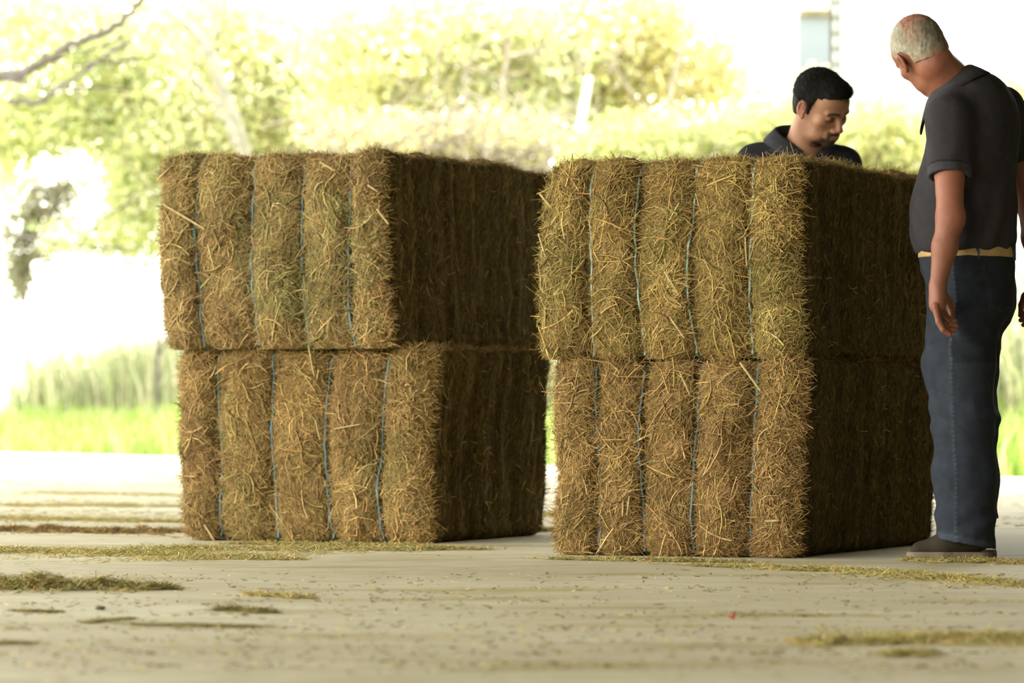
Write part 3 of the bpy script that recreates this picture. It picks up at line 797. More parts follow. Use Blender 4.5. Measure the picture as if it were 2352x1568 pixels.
        for i in range(4):
            mb = MB(); x = toe+.105+i*.016
            mb.tube([(x, y0-.030, .082+i*.006), (x+.003, y0-.012, .096+i*.006), (x+.003, y0+.012, .096+i*.006), (x, y0+.030, .082+i*.006)], .003, 5)
            o = mesh_obj('lace', np.vstack(mb.V)-base, np.vstack(mb.F), M_SHOE, sh)

def empty_part(name, parent):
    o = bpy.data.objects.new(name, None); COL.objects.link(o); o.parent = parent; o.empty_display_size = .05
    return o

# ================================================================== man behind the stack
def man_behind_stack():
    D0 = 14.98
    base = v3((1850-1176)*D0/F, D0+.12, 0)
    root = empty('person', base, 'dark-haired man with a goatee in charcoal polo looking down behind the hay', 'person')
    q = lambda px, py, dy=0.0: P(px, py, D0+dy)
    f = unit(v3(.22, -.97, 0)); l = np.cross(v3(0, 0, 1), f); up = v3(0, 0, 1); R = np.array([l, f, up])
    hf = unit(v3(.58, -.64, -.52)); hu = unit(v3(.16, -.40, .88))
    hd = Head(q(1887, 246, -.14), hf, hu, 1.05)
    neck0 = hd.w(0, -.028, -.055); neckb = q(1840, 350, -.02)
    shR, shL = q(1738, 376, .0), q(1932, 380, .02)
    elR, wrR = q(1695, 590, .0), q(1770, 690, -.13); elL, wrL = q(1990, 590, .02), q(1925, 695, -.12)
    chest, belly, hips = q(1842, 465, .0), q(1846, 600, .06), q(1850, 700, .12)
    hipR, hipL = q(1800, 740, .14), q(1900, 740, .14)
    knR, knL = q(1800, 990, .10), q(1902, 990, .10)
    anR, anL = q(1800, 1185, .16), q(1904, 1185, .16)
    def torso(v, e=0.0):
        v.ell(chest, (.185+e, .115+e, .19+e), R, .05); v.ell(q(1838, 385, 0), (.15+e, .085+e, .085+e), R, .05)
        v.ell(belly, (.165+e, .12+e, .19+e), R, .06)
        v.cone(neckb+v3(0, 0, -.01), shL, .062+e, .056+e, .05); v.cone(neckb+v3(0, 0, -.01), shR, .066+e, .056+e, .05)
    xs = axis_grid(base[0]-.32, base[0]+.34, .0055, [(base[0]-.10, base[0]+.22, .0028)])
    ys = axis_grid(D0-.36, D0+.40, .0055, [(D0-.33, D0+.03, .0028)])
    zs = axis_grid(.02, 1.78, .009, [(.82, .93, .0045), (1.36, 1.78, .0026)])
    v = Vol(xs, ys, zs)
    torso(v, -.014); v.ell(hips, (.15, .11, .14), R, .06)
    v.chain([hipL, knL, anL], [.08, .055, .042], .04); v.chain([hipR, knR, anR], [.08, .055, .042], .04)
    for a_ in (anL, anR): v.cone(a_+v3(0, .02, -.03), a_+v3(.02, -.13, -.05), .030, .025, .03)
    for s_, e_, w_, sg in ((shL, elL, wrL, 1), (shR, elR, wrR, -1)):
        v.chain([s_, (s_+e_)/2, e_, e_*.55+w_*.45, w_], [.050, .046, .040, .037, .026], .02)
        dr = unit(w_-e_); sd = unit(np.cross(dr, v3(0, 1, 0))); pm = w_+dr*.05
        v.cone(w_, pm, .024, .030, .02)
        for i in range(4):
            o = sd*(i-1.5)*.019; b0 = w_+dr*.075+o
            finger(v, [b0, b0+dr*.035+v3(0, 0, -.006), b0+dr*.055+v3(0, .006, -.024), b0+dr*.058+v3(0, .010, -.042)], .0095, .008)
        finger(v, [w_+dr*.02-sd*.025*sg, w_+dr*.05-sd*.05*sg, w_+dr*.075-sd*.055*sg], .012, .009)
    v.chain([neck0, neckb+v3(0, 0, -.02)], [.064, .072], .03)
    hd.build(v)
    colf = lambda V, N: face_pigment_shade(hd, V, SKIN2, (.02, .014, .010), (.36, .16, .12), beard=(.018, .012, .008))
    vol_obj('body', v, M_SKIN, root, colf)
    # hair
    g = .0028; lo = hd.c-.17; hi = hd.c+.17
    v = Vol(np.arange(lo[0], hi[0], g), np.arange(lo[1], hi[1], g), np.arange(lo[2], hi[2], g))
    hd.ell(v, (0, -.020, .038), (.086, .106, .091), .01)
    hd.ell(v, (0, .052, .090), (.052, .050, .034), .03)       # fringe pushed forward
    hd.ell(v, (0, -.055, -.025), (.064, .050, .06), .03)
    for sg in (-1, 1): hd.ell(v, (sg*.064, .020, -.004), (.0085, .013, .026), .02)
    X, Y, Z = np.meshgrid(v.x, v.y, v.z, indexing='ij'); Pts = np.stack([X, Y, Z], -1)
    Lc = (Pts-hd.c)@hd.R.T/hd.k; a, b, c = Lc[..., 0], Lc[..., 1], Lc[..., 2]
    nz = fbm(Pts, 50, 8)*.006
    line = np.where(b > .034, .082-np.clip((np.abs(a)-.028)/.032, 0, 1)*.022, np.where(b > .008, -.016+np.maximum(b-.012, 0)*3.4, np.where(b > -.035, .026, -.050)))
    m1 = line-c+nz
    v.f = np.maximum(v.f, m1.astype(np.float32)*.8)
    V, Q = v.mesh(); N = normals(V, Q); V = V+N*(noise(V*np.array([1, 1, .5]), 120, 3)*.0018)[:, None]
    hv, hq = V, Q
    # locks lying on the hair surface
    rng = np.random.default_rng(5); pick = rng.choice(len(V), 3800)
    pl = hd.loc(V[pick]); pick = pick[(pl[:, 2] > .02)&((pl[:, 1] < .02)|(pl[:, 2] > .092))]; n = len(pick)
    Nn = N[pick]; flow = (hd.R[1]*1.0-hd.R[2]*.35)+rng.normal(0, .28, (n, 3)); T = flow-Nn*(flow*Nn).sum(1)[:, None]; T /= np.linalg.norm(T, axis=1)[:, None]
    sv, sf, sc = strand_mesh(V[pick]+T*.008, T, Nn, rng.uniform(.02, .045, n), rng.uniform(.001, .002, n), rng.normal(0, .4, n), rng.uniform(-.003, .004, n), 3, np.tile([1, 1, 1], (n, 1)), .6, .0005)
    AV = np.vstack([hv, sv]); AF = np.vstack([hq, sf+len(hv)])
    C = np.tile(np.array([.008, .0065, .0055]), (len(AV), 1)); C *= (1+.5*noise(AV*np.array([1, 1, .4]), 80, 2))[:, None]
    mesh_obj('hair', AV-base, AF, M_HAIRB, root, True, C)
    # shirt
    v = Vol(axis_grid(base[0]-.32, base[0]+.34, .0055), axis_grid(D0-.26, D0+.36, .006), axis_grid(.80, 1.50, .0055))
    torso(v, .008); v.ell(hips+v3(0, 0, .03), (.165, .13, .13), R, .05); v.cut((0, 0, .83), (0, 0, -1), .01)
    for s_, e_ in ((shL, elL), (shR, elR)):
        se = s_*.42+e_*.58; v.sleeve(s_, se, unit(e_-s_), .068, .064, .053)
    v.cone(neckb+v3(0, 0, -.03), neck0, .070, .066, 0, 'sub')
    v.cone(neckb+v3(.02, -.12, -.02), neckb+v3(.0, 0, .06), .030, .05, .01, 'sub')
    vol_obj('polo_shirt', v, M_SHIRT, root, lambda V, N: np.tile(SH2, (len(V), 1))*(1+.15*fbm(V, 9, 2))[:, None],
            lambda V, N: .006*fbm(V*np.array([1, 1, .5]), 10, 3)+.003*fbm(V, 25, 4))
    cax = unit(v3(.10, -.22, 1))
    ring_collar('collar', neckb+v3(-.004, .002, .030), cax, unit(v3(.35, -.9, -.1)), .083, .052, .045, M_SHIRT, root, SH2*1.6, .7, 1.05)
    for i in range(2):
        mb = MB(); c_ = neckb+v3(.03, -.118-.006*i, -.06-.06*i); mb.tube([c_, c_+v3(.001, -.004, 0)], .006, 10, v3(.02, .02, .02)); mb.build('shirt_button', M_SHIRT, root)
    # trousers
    v = Vol(axis_grid(base[0]-.25, base[0]+.27, .007), axis_grid(D0-.1, D0+.45, .007), axis_grid(.04, .92, .008))
    v.ell(hips, (.165, .125, .15), R, .05)
    for a_, b_, c_ in ((hipL, knL, anL), (hipR, knR, anR)): v.chain([a_, b_, c_], [.098, .078, .075], .03)
    v.cut((0, 0, .09), (0, 0, -1)); v.cut((0, 0, .88), (0, 0, 1))
    vol_obj('jeans', v, M_JEANS, root, v3(.03, .045, .075), lambda V, N: .005*fbm(V, 9, 31))
    for a_ in (anL, anR):
        v = Vol(axis_grid(a_[0]-.07, a_[0]+.07, .004), axis_grid(a_[1]-.26, a_[1]+.10, .004), axis_grid(0, .14, .004))
        v.cone((a_[0], a_[1]+.03, .05), (a_[0]+.01, a_[1]-.15, .04), .046, .040, .02); v.cone((a_[0], a_[1]+.02, .08), (a_[0], a_[1]-.04, .07), .044, .04, .02)
        v.cut((0, 0, .004), (0, 0, -1))
        vol_obj('shoe', v, M_SHOE, root, v3(1, 1, 1))

man_by_stack()
man_behind_stack()

# ================================================================== floor and shed
E0 = v3(-5.0, 39.9, 0); E1 = v3(3.27, 26.2, 0); ed = unit(E1-E0); en = v3(-ed[1], ed[0], 0)*1.0   # edge direction and outward normal
if en[0] < 0: en = -en
A = E0-ed*34; B = E1+ed*26
mb = MB()
V = np.array([A, B, B-en*46, A-en*46]); top = V.copy(); bot = V-v3(0, 0, .18)
mb.add(np.vstack([bot, top]), [[0, 1, 2, 3], [4, 7, 6, 5], [0, 4, 5, 1], [1, 5, 6, 2], [2, 6, 7, 3], [3, 7, 4, 0]])
tag(mb.build('floor', M_FLOOR, None, False), kind='structure')
mb = MB()
a, b = A+en*.0, B+en*.0
for lo_, hi_ in (((a-en*.14), (b-en*.14)),):
    V = np.array([lo_, hi_, hi_+en*.20, lo_+en*.20]); mb.add(np.vstack([V-v3(0, 0, .15), V+v3(0, 0, .022)]), [[0, 1, 2, 3], [4, 7, 6, 5], [0, 4, 5, 1], [1, 5, 6, 2], [2, 6, 7, 3], [3, 7, 4, 0]])
tag(mb.build('trim_1', M_WPOST, None, False), kind='structure')
# outdoor ground, rising gently beyond the slab
n1, n2 = 90, 60
s1 = np.linspace(-60, 70, n1); s2 = np.r_[np.linspace(-130, -0.5, 10), np.linspace(0, 90, n2-10)]
G = []
for t in s2:
    for s_ in s1:
        p = E0+ed*s_+en*t
        h = -.06+(1.5*np.clip((t-2)/9, 0, 1)**1.2 if t > 0 else -.05)
        G.append((p[0], p[1], h+(.06*noise(np.array([[p[0], p[1], 0]]), .6, 4)[0] if t > 1 else 0)-(.12 if t <= 0 else 0)))
Q = [[i*n1+j, i*n1+j+1, (i+1)*n1+j+1, (i+1)*n1+j] for i in range(len(s2)-1) for j in range(n1-1)]
tag(mesh_obj('ground', np.array(G), Q, M_SOIL), kind='structure')
# shed roof, and unseen walls added to hold off light
ROOF = 5.4
XL = -6.5; YF = -7.0
def edge_at_x(x): t = (x-E0[0])/ed[0]; return E0+ed*t
pl = edge_at_x(XL)-en*.3; pr = edge_at_x(5.2)-en*.3
V = np.array([[XL, YF, ROOF], [5.2, YF, ROOF], [5.2, pr[1], ROOF], [XL, pl[1], ROOF]])
mb = MB(); mb.add(np.vstack([V, V+v3(0, 0, .12)]), [[0, 1, 2, 3], [4, 7, 6, 5], [0, 4, 5, 1], [1, 5, 6, 2], [2, 6, 7, 3], [3, 7, 4, 0]])
tag(mb.build('ceiling', M_CEIL, None, False), kind='structure')
mb = MB(); mb.box((5.0, YF, -.02), (5.2, 20.5, ROOF)); tag(mb.build('wall_unseen_right', M_DARKWALL, None, False), kind='structure')  # unseen, added to keep the cut sides of the bales dark

mb = MB(); mb.box((XL, YF-.2, -.02), (5.2, YF, ROOF)); tag(mb.build('wall_unseen_front', M_DARKWALL, None, False), kind='structure')  # unseen behind the camera, added so light comes mainly from the left

# ================================================================== hay litter on the floor
def litter(label, areas, n, hmax, seed, lens=(.02, .07), cols=None, wd=(.0015, .004), name='hay_litter'):
    rng = np.random.default_rng(seed); PP, HH = [], []
    w = np.array([a[4] for a in areas], float); w /= w.sum(); which = rng.choice(len(areas), n, p=w)
    for i, (x0, y0, x1, y1, _, thick) in enumerate(areas):   # a drift runs from pixel-ground point to another
        m = (which == i).sum()
        A_ = ground_pt(x0, y0); B_ = ground_pt(x1, y1); t = rng.random(m)
        dr = B_-A_; nn = unit(v3(-dr[1], dr[0], 0)) if np.linalg.norm(dr) > .01 else v3(0, 1, 0)
        t = np.clip(t+rng.normal(0, .03, m), -.05, 1.05); gap = noise(np.c_[t*np.linalg.norm(dr)*2.2, t*0+i, t*0], 1, seed+7); t = np.where((gap < -.25)&(rng.random(m) < .75), t+.10*rng.normal(0, 1, m), t)
        off = rng.normal(0, 1, m)*thick*(.30+.9*np.abs(noise(np.c_[t*9, t*0+i, t*0], 1, seed)))*np.where(rng.random(m) < .22, 2.8, 1.0)+.5*thick*noise(np.c_[t*5, t*0, t*0+seed], 1, i)
        env = np.sin(np.clip(t, .02, .98)*math.pi)**.5*(.45+.55*np.clip(.5+noise(np.c_[t*11, t*0, t*0], 1, seed+11), 0, 1))
        p = A_+dr*t[:, None]+nn*(off*env)[:, None]
        PP.append(p); HH.append(hmax*env*np.exp(-(off/(thick+1e-6))**2)*(.5+.5*noise(np.c_[t*14, off*3, off*0], 1, seed+1)))
    p = np.vstack(PP); h = np.clip(np.concatenate(HH), 0, None)
    p[:, 2] = .003+h*rng.random(len(p)); n = len(p)
    ang = rng.uniform(0, 6.28, n); T = np.c_[np.cos(ang), np.sin(ang), rng.normal(0, .30, n)*(1 if hmax > .01 else .2)]
    T /= np.linalg.norm(T, axis=1)[:, None]; N = np.tile([0, 0, 1.0], (n, 1))
    pal = PAL if cols is None else cols
    c = pal[rng.integers(0, len(pal), n)]*rng.uniform(.7, 1.25, n)[:, None]
    v, fq, cc = strand_mesh(p, T, N, rng.uniform(*lens, n), rng.uniform(*wd, n), rng.normal(0, .8, n), rng.uniform(0, .004, n), 3, c)
    v[:, 2] = np.maximum(v[:, 2], .0008)
    o = mesh_obj(name, v, fq, M_STRAW, None, True, cc)
    return tag(o, label, 'hay', 'loose hay drifts on the concrete', 'stuff')
def ground_pt(px, py): D = CAMH*F/(py-HOR); return v3((px-1176)*D/F, D, 0)

GY = 1.25*np.vstack([PAL[[0, 1, 4, 9, 3]], GRN, [[.50, .46, .16], [.56, .50, .22]]])
litter('thick brown-green hay heap at the left edge of the frame, closest to the viewer', [(-90, 1345, 60, 1352, 5, .10), (-20, 1352, 390, 1353, 4, .07)], 6200, .095, 1, (.03, .09), GY*.8)
litter('broad pale band of trampled hay in front of the lower left bale', [(-60, 1262, 660, 1285, 6, .28), (300, 1262, 1100, 1262, 4, .16), (560, 1250, 1000, 1256, 2, .05)], 15000, .02, 2, (.015, .05), GY)
litter('brown ridge of hay running up to the foot of the lower left bale', [(-60, 1218, 260, 1222, 4, .16), (200, 1224, 440, 1222, 3, .14)], 6500, .032, 3, (.02, .06), PAL*.9)
litter('thin far streaks of hay across the floor behind the brown ridge', [(-60, 1188, 430, 1200, 4, .22), (-60, 1160, 430, 1165, 2, .25), (100, 1130, 440, 1140, 1, .3)], 6000, .012, 4, (.02, .06), GY*.9)
litter('long thin hay streak in front of the lower right bale and brown shoe', [(1600, 1300, 2100, 1318, 3, .05), (1900, 1308, 2420, 1352, 5, .09), (1280, 1285, 1700, 1292, 2, .04), (2080, 1287, 2420, 1296, 3, .06)], 9500, .014, 5, (.015, .05), GY)
litter('yellowish hay patch on the concrete in the lower right corner', [(2010, 1475, 2440, 1460, 6, .12), (1820, 1475, 2060, 1478, 2, .07), (2040, 1508, 2140, 1502, 1, .03)], 8000, .02, 6, (.012, .04), GY)
litter('small olive hay wisp on the open floor, the one with a pale tip', [(572, 1366, 715, 1375, 3, .035)], 500, .012, 7, (.015, .05), GY)
litter('two dark olive hay wisps end to end on the open floor', [(500, 1401, 560, 1404, 1, .02), (560, 1406, 632, 1408, 1, .02)], 500, .012, 8, (.015, .05), GY*.6)
litter('thin line of hay on the near floor below the dark stone', [(310, 1436, 600, 1441, 2, .02), (190, 1432, 300, 1422, 1, .02), (-40, 1478, 70, 1480, 1, .02), (30, 1404, 130, 1407, 1, .02)], 1100, .006, 9, (.015, .05), GY*.75)
litter('hay crumbs fallen between the two stacks', [(1200, 1222, 1275, 1218, 1, .10), (1215, 1190, 1275, 1178, 1, .2)], 1300, .02, 10, (.02, .06), GY*.9)
litter('hay fragments scattered thinly over the whole near floor', [(-50, 1330+i*29, 2400, 1322+i*30, 1, .35-.02*i) for i in range(8)], 2600, .003, 12, (.006, .025), np.vstack([GY, PAL*.5]), (.002, .006))
litter('hay crumbs scattered on the bright floor beyond the stacks', [(-60, 1085+i*22, 2400, 1120+i*22, 1, 1.0) for i in range(5)], 2600, .006, 13, (.02, .06), GY*.8, (.003, .008))

# dark stone and red leaf
def pebble(p, r, mat, name, label, cat):
    n = 12; m = 7; V = []
    for i in range(m+1):
        t = math.pi*i/m
        for j in range(n):
            a = 2*math.pi*j/n; k = 1+.12*math.sin(3*a+i)
            V.append((p[0]+r[0]*k*math.sin(t)*math.cos(a), p[1]+r[1]*k*math.sin(t)*math.sin(a), p[2]+r[2]+r[2]*math.cos(t)))
    Q = [[i*n+j, i*n+(j+1) % n, (i+1)*n+(j+1) % n, (i+1)*n+j] for i in range(m) for j in range(n)]
    return tag(mesh_obj(name, np.array(V), Q, mat), label, cat)
pebble(ground_pt(231, 1400), (.013, .02, .0045), M_STONE, 'stone', 'small flat dark stone lying alone on the near concrete floor', 'stone')
gp = ground_pt(1683, 1421); mb = MB()
for k, (dx, dz, w_) in enumerate(((-.010, .006, .004), (.008, .020, .003), (.002, .010, .005))):
    mb.tube([gp, gp+v3(dx*.5, .002, dz*.6), gp+v3(dx, .004, dz)], [w_, w_*.8, .0008], 5)
tag(mb.build('leaf', M_LEAFRED), 'tiny curled dark red leaf on the near concrete floor', 'leaf')

# ================================================================== vegetation
def grass(label, t0, t1, s0, s1, n, hh, cols, seed, width=.007, zb=None):
    rng = np.random.default_rng(seed)
    t = rng.uniform(t0, t1, n); s_ = rng.uniform(s0, s1, n); p = E0[None]+ed*s_[:, None]+en*t[:, None]
    g = -.06+1.5*np.clip((t-2)/9, 0, 1)**1.2; p[:, 2] = g
    h = rng.uniform(*hh, n)*(1+.35*noise(p, .9, seed)); a = rng.uniform(0, 6.28, n)
    lean = np.c_[np.cos(a), np.sin(a), np.zeros(n)]*(h*rng.uniform(.1, .5, n))[:, None]+v3(.08, 0, 0)*h[:, None]
    side = np.c_[-np.sin(a+1), np.cos(a+1), np.zeros(n)]*(width*rng.uniform(.6, 1.5, n))[:, None]
    V = np.stack([p-side, p+side, p+lean*.35+v3(0, 0, .6)*h[:, None]-side*.8, p+lean*.35+v3(0, 0, .6)*h[:, None]+side*.8, p+lean+v3(0, 0, 1)*h[:, None]-side*.1, p+lean+v3(0, 0, 1)*h[:, None]+side*.1], 1).reshape(-1, 3)
    b = (np.arange(n)*6)[:, None]
    Q = np.vstack([b+np.array([[0, 1, 3, 2]]), b+np.array([[2, 3, 5, 4]])])
    c = cols[rng.integers(0, len(cols), n)]*rng.uniform(.75, 1.2, n)[:, None]
    return tag(mesh_obj('grass', V, Q, M_GRASS, None, True, np.repeat(c, 6, axis=0)), label, 'grass', None, 'stuff')
GC1 = np.array([[.20, .32, .03], [.30, .38, .06], [.15, .24, .025], [.42, .46, .14], [.11, .18, .02]])*np.array([1.3, 1.2, 1.9])
GC2 = np.array([[.17, .21, .06], [.13, .16, .045], [.22, .25, .09], [.30, .30, .13], [.10, .13, .04]])*np.array([1.4, 1.3, 1.8])*np.array([1.25, 1.2, 1.3])
grass('bright lime-green grass strip growing along the far edge of the concrete', .15, 4.0, -9, 22, 52000, (.12, .40), GC1, 21)
grass('tall duller green grass on the bank behind the lime-green strip', 4.0, 10.0, -9, 22, 60000, (.4, 1.0), GC2, 22, .012)

LC1 = np.array([[.34, .32, .060], [.40, .37, .085], [.27, .29, .05], [.44, .41, .13], [.22, .24, .05]])*np.array([1.35, 1.35, 1.9])*np.array([1.25, 1.2, 1.45])*np.array([1.22, 1.2, 1.2])*np.array([1, 1, 1.45])*np.array([1.28, 1.28, 1.28])*np.array([.78, .84, .86])
LC2 = np.array([[.25, .33, .055], [.20, .28, .045], [.32, .38, .08], [.16, .22, .04]])*np.array([1.5, 1.35, 2])*np.array([1.3, 1.12, 1.35])*np.array([1, 1, 1.3])
LC3 = np.array([[.42, .38, .17], [.36, .33, .13], [.48, .44, .22], [.30, .28, .10]])*np.array([1.3, 1.3, 1.4])*np.array([1.2, 1.2, 1.2])
LC4 = np.array([[.06, .07, .04], [.05, .055, .03], [.09, .09, .05], [.12, .12, .07]])*np.array([2.1, 2, 2])*np.array([1.3, 1.3, 1.3])

def leaves(blobs, n, size, cols, seed, trailing=0.0):
    """blobs: (x, y, z, rx, ry, rz, weight)"""
    rng = np.random.default_rng(seed); w = np.array([b[6] for b in blobs], float); w /= w.sum(); k = rng.choice(len(blobs), n, p=w); bl = np.array(blobs)[k]
    u = rng.normal(0, 1, (n, 3)); u /= np.linalg.norm(u, axis=1)[:, None]; r = rng.random(n)**.62*(1+.35*fbm(u*1.0+seed, 2.2, seed+9))
    p = bl[:, :3]+u*bl[:, 3:6]*r[:, None]
    keep = fbm(p, 1.6, seed) > -.48; p = p[keep]; p = p[p[:, 2] > .3]; n = len(p)
    T = rng.normal(0, 1, (n, 3)); T[:, 2] = T[:, 2]*.6-trailing; T /= np.linalg.norm(T, axis=1)[:, None]
    N = rng.normal(0, 1, (n, 3)); N -= T*(N*T).sum(1)[:, None]; N /= np.linalg.norm(N, axis=1)[:, None]; S = np.cross(T, N)
    L = size*rng.uniform(.6, 1.4, n)[:, None]; Wd = L*.30
    V = np.stack([p-T*L*.5, p-S*Wd+N*Wd*.3, p+T*L*.5, p+S*Wd+N*Wd*.3], 1).reshape(-1, 3)
    b = (np.arange(n)*4)[:, None]; Q = np.vstack([b+np.array([[0, 1, 2, 3]])])
    c = cols[rng.integers(0, len(cols), n)]*rng.uniform(.85, 1.12, n)[:, None]*(1+.18*fbm(p, .9, seed+3))[:, None]
    return V, Q, np.repeat(c, 4, axis=0)

def tree(name, label, cat, base, blobs, n, size, cols, seed, trunk=None, branches=(), bark=None, trailing=0.0, twigs=0, twr=.006, group=None, trunk_r=(.12, .06)):
    root = empty(name, base, label, cat, group)
    off = np.array(base)
    V, Q, C = leaves(blobs, n, size, cols, seed, trailing)
    mesh_obj('foliage', V-off, Q, M_LEAF, root, False, C)
    bark = bark or M_BARK
    if trunk is not None:
        sp = spline(trunk, 8); mb = MB(); mb.tube(sp, np.linspace(trunk_r[0], trunk_r[1], len(sp)), 10); mb.build('trunk', bark, root)
    rng = np.random.default_rng(seed+100)
    for pts, r0, r1 in branches:
        sp = spline(pts, 8); mb = MB(); mb.tube(sp+rng.normal(0, r0*.25, sp.shape), np.linspace(r0, r1, len(sp)), 7)
        for _ in range(5):
            i = rng.integers(2, len(sp)-2); d0 = unit(sp[i+1]-sp[i]); d1 = unit(d0+rng.normal(0, .55, 3)); Lb = rng.uniform(.25, .9)
            tw = [sp[i], sp[i]+d1*Lb*.5, sp[i]+d1*Lb+rng.normal(0, .08, 3)*Lb]; mb.tube(spline(tw, 4), np.linspace(r0*.35, .003, 9), 5)
        mb.build('branch', bark, root)
    if twigs:
        mb = MB(); w = np.array([b[6] for b in blobs], float); w /= w.sum()
        for _ in range(twigs):
            bl = blobs[rng.choice(len(blobs), p=w)]; c = np.array(bl[:3])+rng.uniform(-.8, .8, 3)*np.array(bl[3:6])
            d = unit(rng.normal(0, 1, 3)*[1, .5, .8]+v3(0, 0, .3)); Lb = rng.uniform(.5, 1.5); sag = v3(0, 0, -1)*Lb*rng.uniform(.1, .5)
            mb.tube(spline([c-d*Lb*.5+sag*.5, c, c+d*Lb*.5+sag], 4), np.linspace(twr, twr*.4, 9), 5)
        mb.V = [np.c_[v_[:, :2], np.maximum(v_[:, 2], .35)] for v_ in mb.V]
        tag(mb.build('twigs', M_TWIG, root), kind='stuff')
    return root
def bl(px, py, D, rpx, rpy, ry, w): 
    c = P(px, py, D); return (c[0], c[1], c[2], rpx*D/F, ry, rpy*D/F, w)
def gnd(px, D): x = (px-1176)*D/F; return (x, D, .3)

# left tree, grey boughs sweeping up
D = 47
br = [([P(60, 165, D), P(150, 108, D), P(240, 75, D), P(300, 30, D), P(345, -25, D)], .055, .04),
      ([P(60, 165, D), P(40, 185, D-.2), P(-40, 175, D-.3)], .03, .02),
      ([P(20, 232, D), P(90, 232, D), P(140, 200, D), P(230, 140, D+.3), P(350, 60, D+.4), P(420, 20, D+.4)], .035, .022),
      ([P(100, 150, D+.4), P(220, 110, D+.5), P(330, 70, D+.6), P(470, 55, D+.7)], .022, .012),
      ([P(160, 150, D+.4), P(280, 140, D+.5), P(380, 120, D+.6), P(500, 85, D+.7)], .018, .010),
      ([P(-30, 160, D+.4), P(100, 200, D+.5), P(200, 200, D+.6), P(310, 210, D+.7)], .018, .010),
      ([P(-40, 545, D-.5), P(60, 545, D-.5), P(180, 565, D-.4), P(300, 575, D-.2)], .022, .010),
      ([P(180, 565, D-.4), P(230, 510, D-.3), P(290, 470, D-.2), P(340, 430, D)], .016, .008),
      ([P(-40, 420, D-.5), P(80, 438, D-.5), P(150, 460, D-.4), P(300, 445, D-.2)], .012, .006)]
tree('tree', 'leafy tree with grey boughs sweeping up across the upper left corner', 'tree', gnd(-260, D),
     [bl(60, 60, D+1, 230, 190, 1.2, 4), bl(280, 220, D+1.5, 230, 170, 1.0, 4.0), bl(80, 290, D+1.2, 190, 90, .8, 2.0), bl(320, 430, D+1.2, 140, 220, .8, 4.0), bl(200, 545, D+1, 130, 60, .6, .5), bl(20, 330, D+1.4, 70, 160, .6, 1.0), bl(300, 60, D+2, 230, 150, 1, 2.5)],
     31000, .085, LC1*[.92, .96, .9], 31, [gnd(-260, D), P(-250, 600, D), P(-200, 350, D), P(-60, 200, D), P(60, 165, D)], br, M_BARK2, twigs=90, group=None)
# dark shrub seen past the post on the left
tree('shrub', 'dark grey-green shrub behind the white post at the left', 'shrub', gnd(75, 50), [bl(80, 520, 50, 80, 110, .5, 3), bl(45, 620, 50, 34, 85, .4, 1.6), bl(140, 440, 50, 110, 80, .5, 1.6)], 3000, .08, LC4, 32,
     [gnd(75, 50), P(60, 750, 50), P(55, 560, 50)], (), M_BARK2, twigs=50, trunk_r=(.03, .02))
# pale leaning trunk tree
D = 46
tree('tree', 'tree with a pale forked leaning trunk rising behind the greenish bale', 'tree', gnd(640, D),
     [bl(520, 60, D+1.6, 230, 160, 1.0, 3), bl(680, 170, D+1.8, 220, 190, 1.0, 3.4), bl(480, 300, D+2, 200, 130, 1, 2.4), bl(640, 330, D+2.2, 220, 110, 1, 2)],
     22000, .085, LC1, 33, [gnd(640, D), P(620, 600, D), P(550, 320, D), P(515, 220, D), P(480, 120, D), P(440, 70, D), P(380, 20, D)],
     [([P(545, 330, D-.3), P(490, 235, D-.3), P(430, 160, D-.3), P(395, 70, D-.3)], .045, .03), ([P(480, 120, D), P(500, 60, D), P(520, -20, D)], .03, .02)], M_BARK, trunk_r=(.11, .05), twigs=70)
# willow-like tree with arching pale twigs
D = 44
tw = [([P(1150, 330, D), P(1155, 210, D), P(1165, 120, D), P(1170, 60, D), P(1215, -20, D)], .035, .022),
      ([P(1165, 130, D), P(1225, 118, D), P(1265, 90, D), P(1270, 20, D)], .025, .014),
      ([P(1070, 240, D), P(1070, 170, D), P(1100, 110, D), P(1135, 60, D), P(1160, -10, D)], .022, .012),
      ([P(1000, 200, D+.4), P(1010, 120, D+.4), P(1045, 60, D+.4), P(1100, -20, D+.4)], .02, .010),
      ([P(1330, 170, D+.2), P(1335, 90, D+.2), P(1318, 40, D+.2), P(1280, 5, D+.2)], .02, .012),
      ([P(1080, 265, D), P(1130, 245, D), P(1190, 300, D), P(1210, 350, D)], .022, .012),
      ([P(950, 300, D), P(1010, 280, D-.2), P(1090, 300, D-.2), P(1160, 290, D)], .016, .010),
      ([P(1150, 360, D-.3), P(1230, 290, D-.3), P(1290, 240, D-.3), P(1345, 245, D-.2)], .018, .010),
      ([P(850, 330, D), P(870, 260, D), P(930, 230, D), P(985, 140, D)], .016, .009),
      ([P(1400, 170, D+.5), P(1420, 120, D+.5), P(1500, 50, D+.5), P(1570, 5, D+.5)], .018, .008)]
tree('tree', 'yellow-green tree with pale arching twigs behind the gap between the stacks', 'tree', gnd(1170, D),
     [bl(860, 80, D+1.2, 240, 160, 1, 3), bl(1060, 60, D+1.5, 240, 150, 1, 2.6), bl(1280, 110, D+1.8, 210, 170, 1, 2.6), bl(900, 260, D+1.8, 220, 140, 1, 2.4), bl(1160, 260, D+1.8, 260, 150, 1, 2.4)],
     28000, .085, LC1*[1, 1, 1.0], 34, [gnd(1170, D), P(1160, 600, D), P(1150, 330, D)], tw, M_TWIG, trailing=.7, twigs=150, trunk_r=(.07, .04))
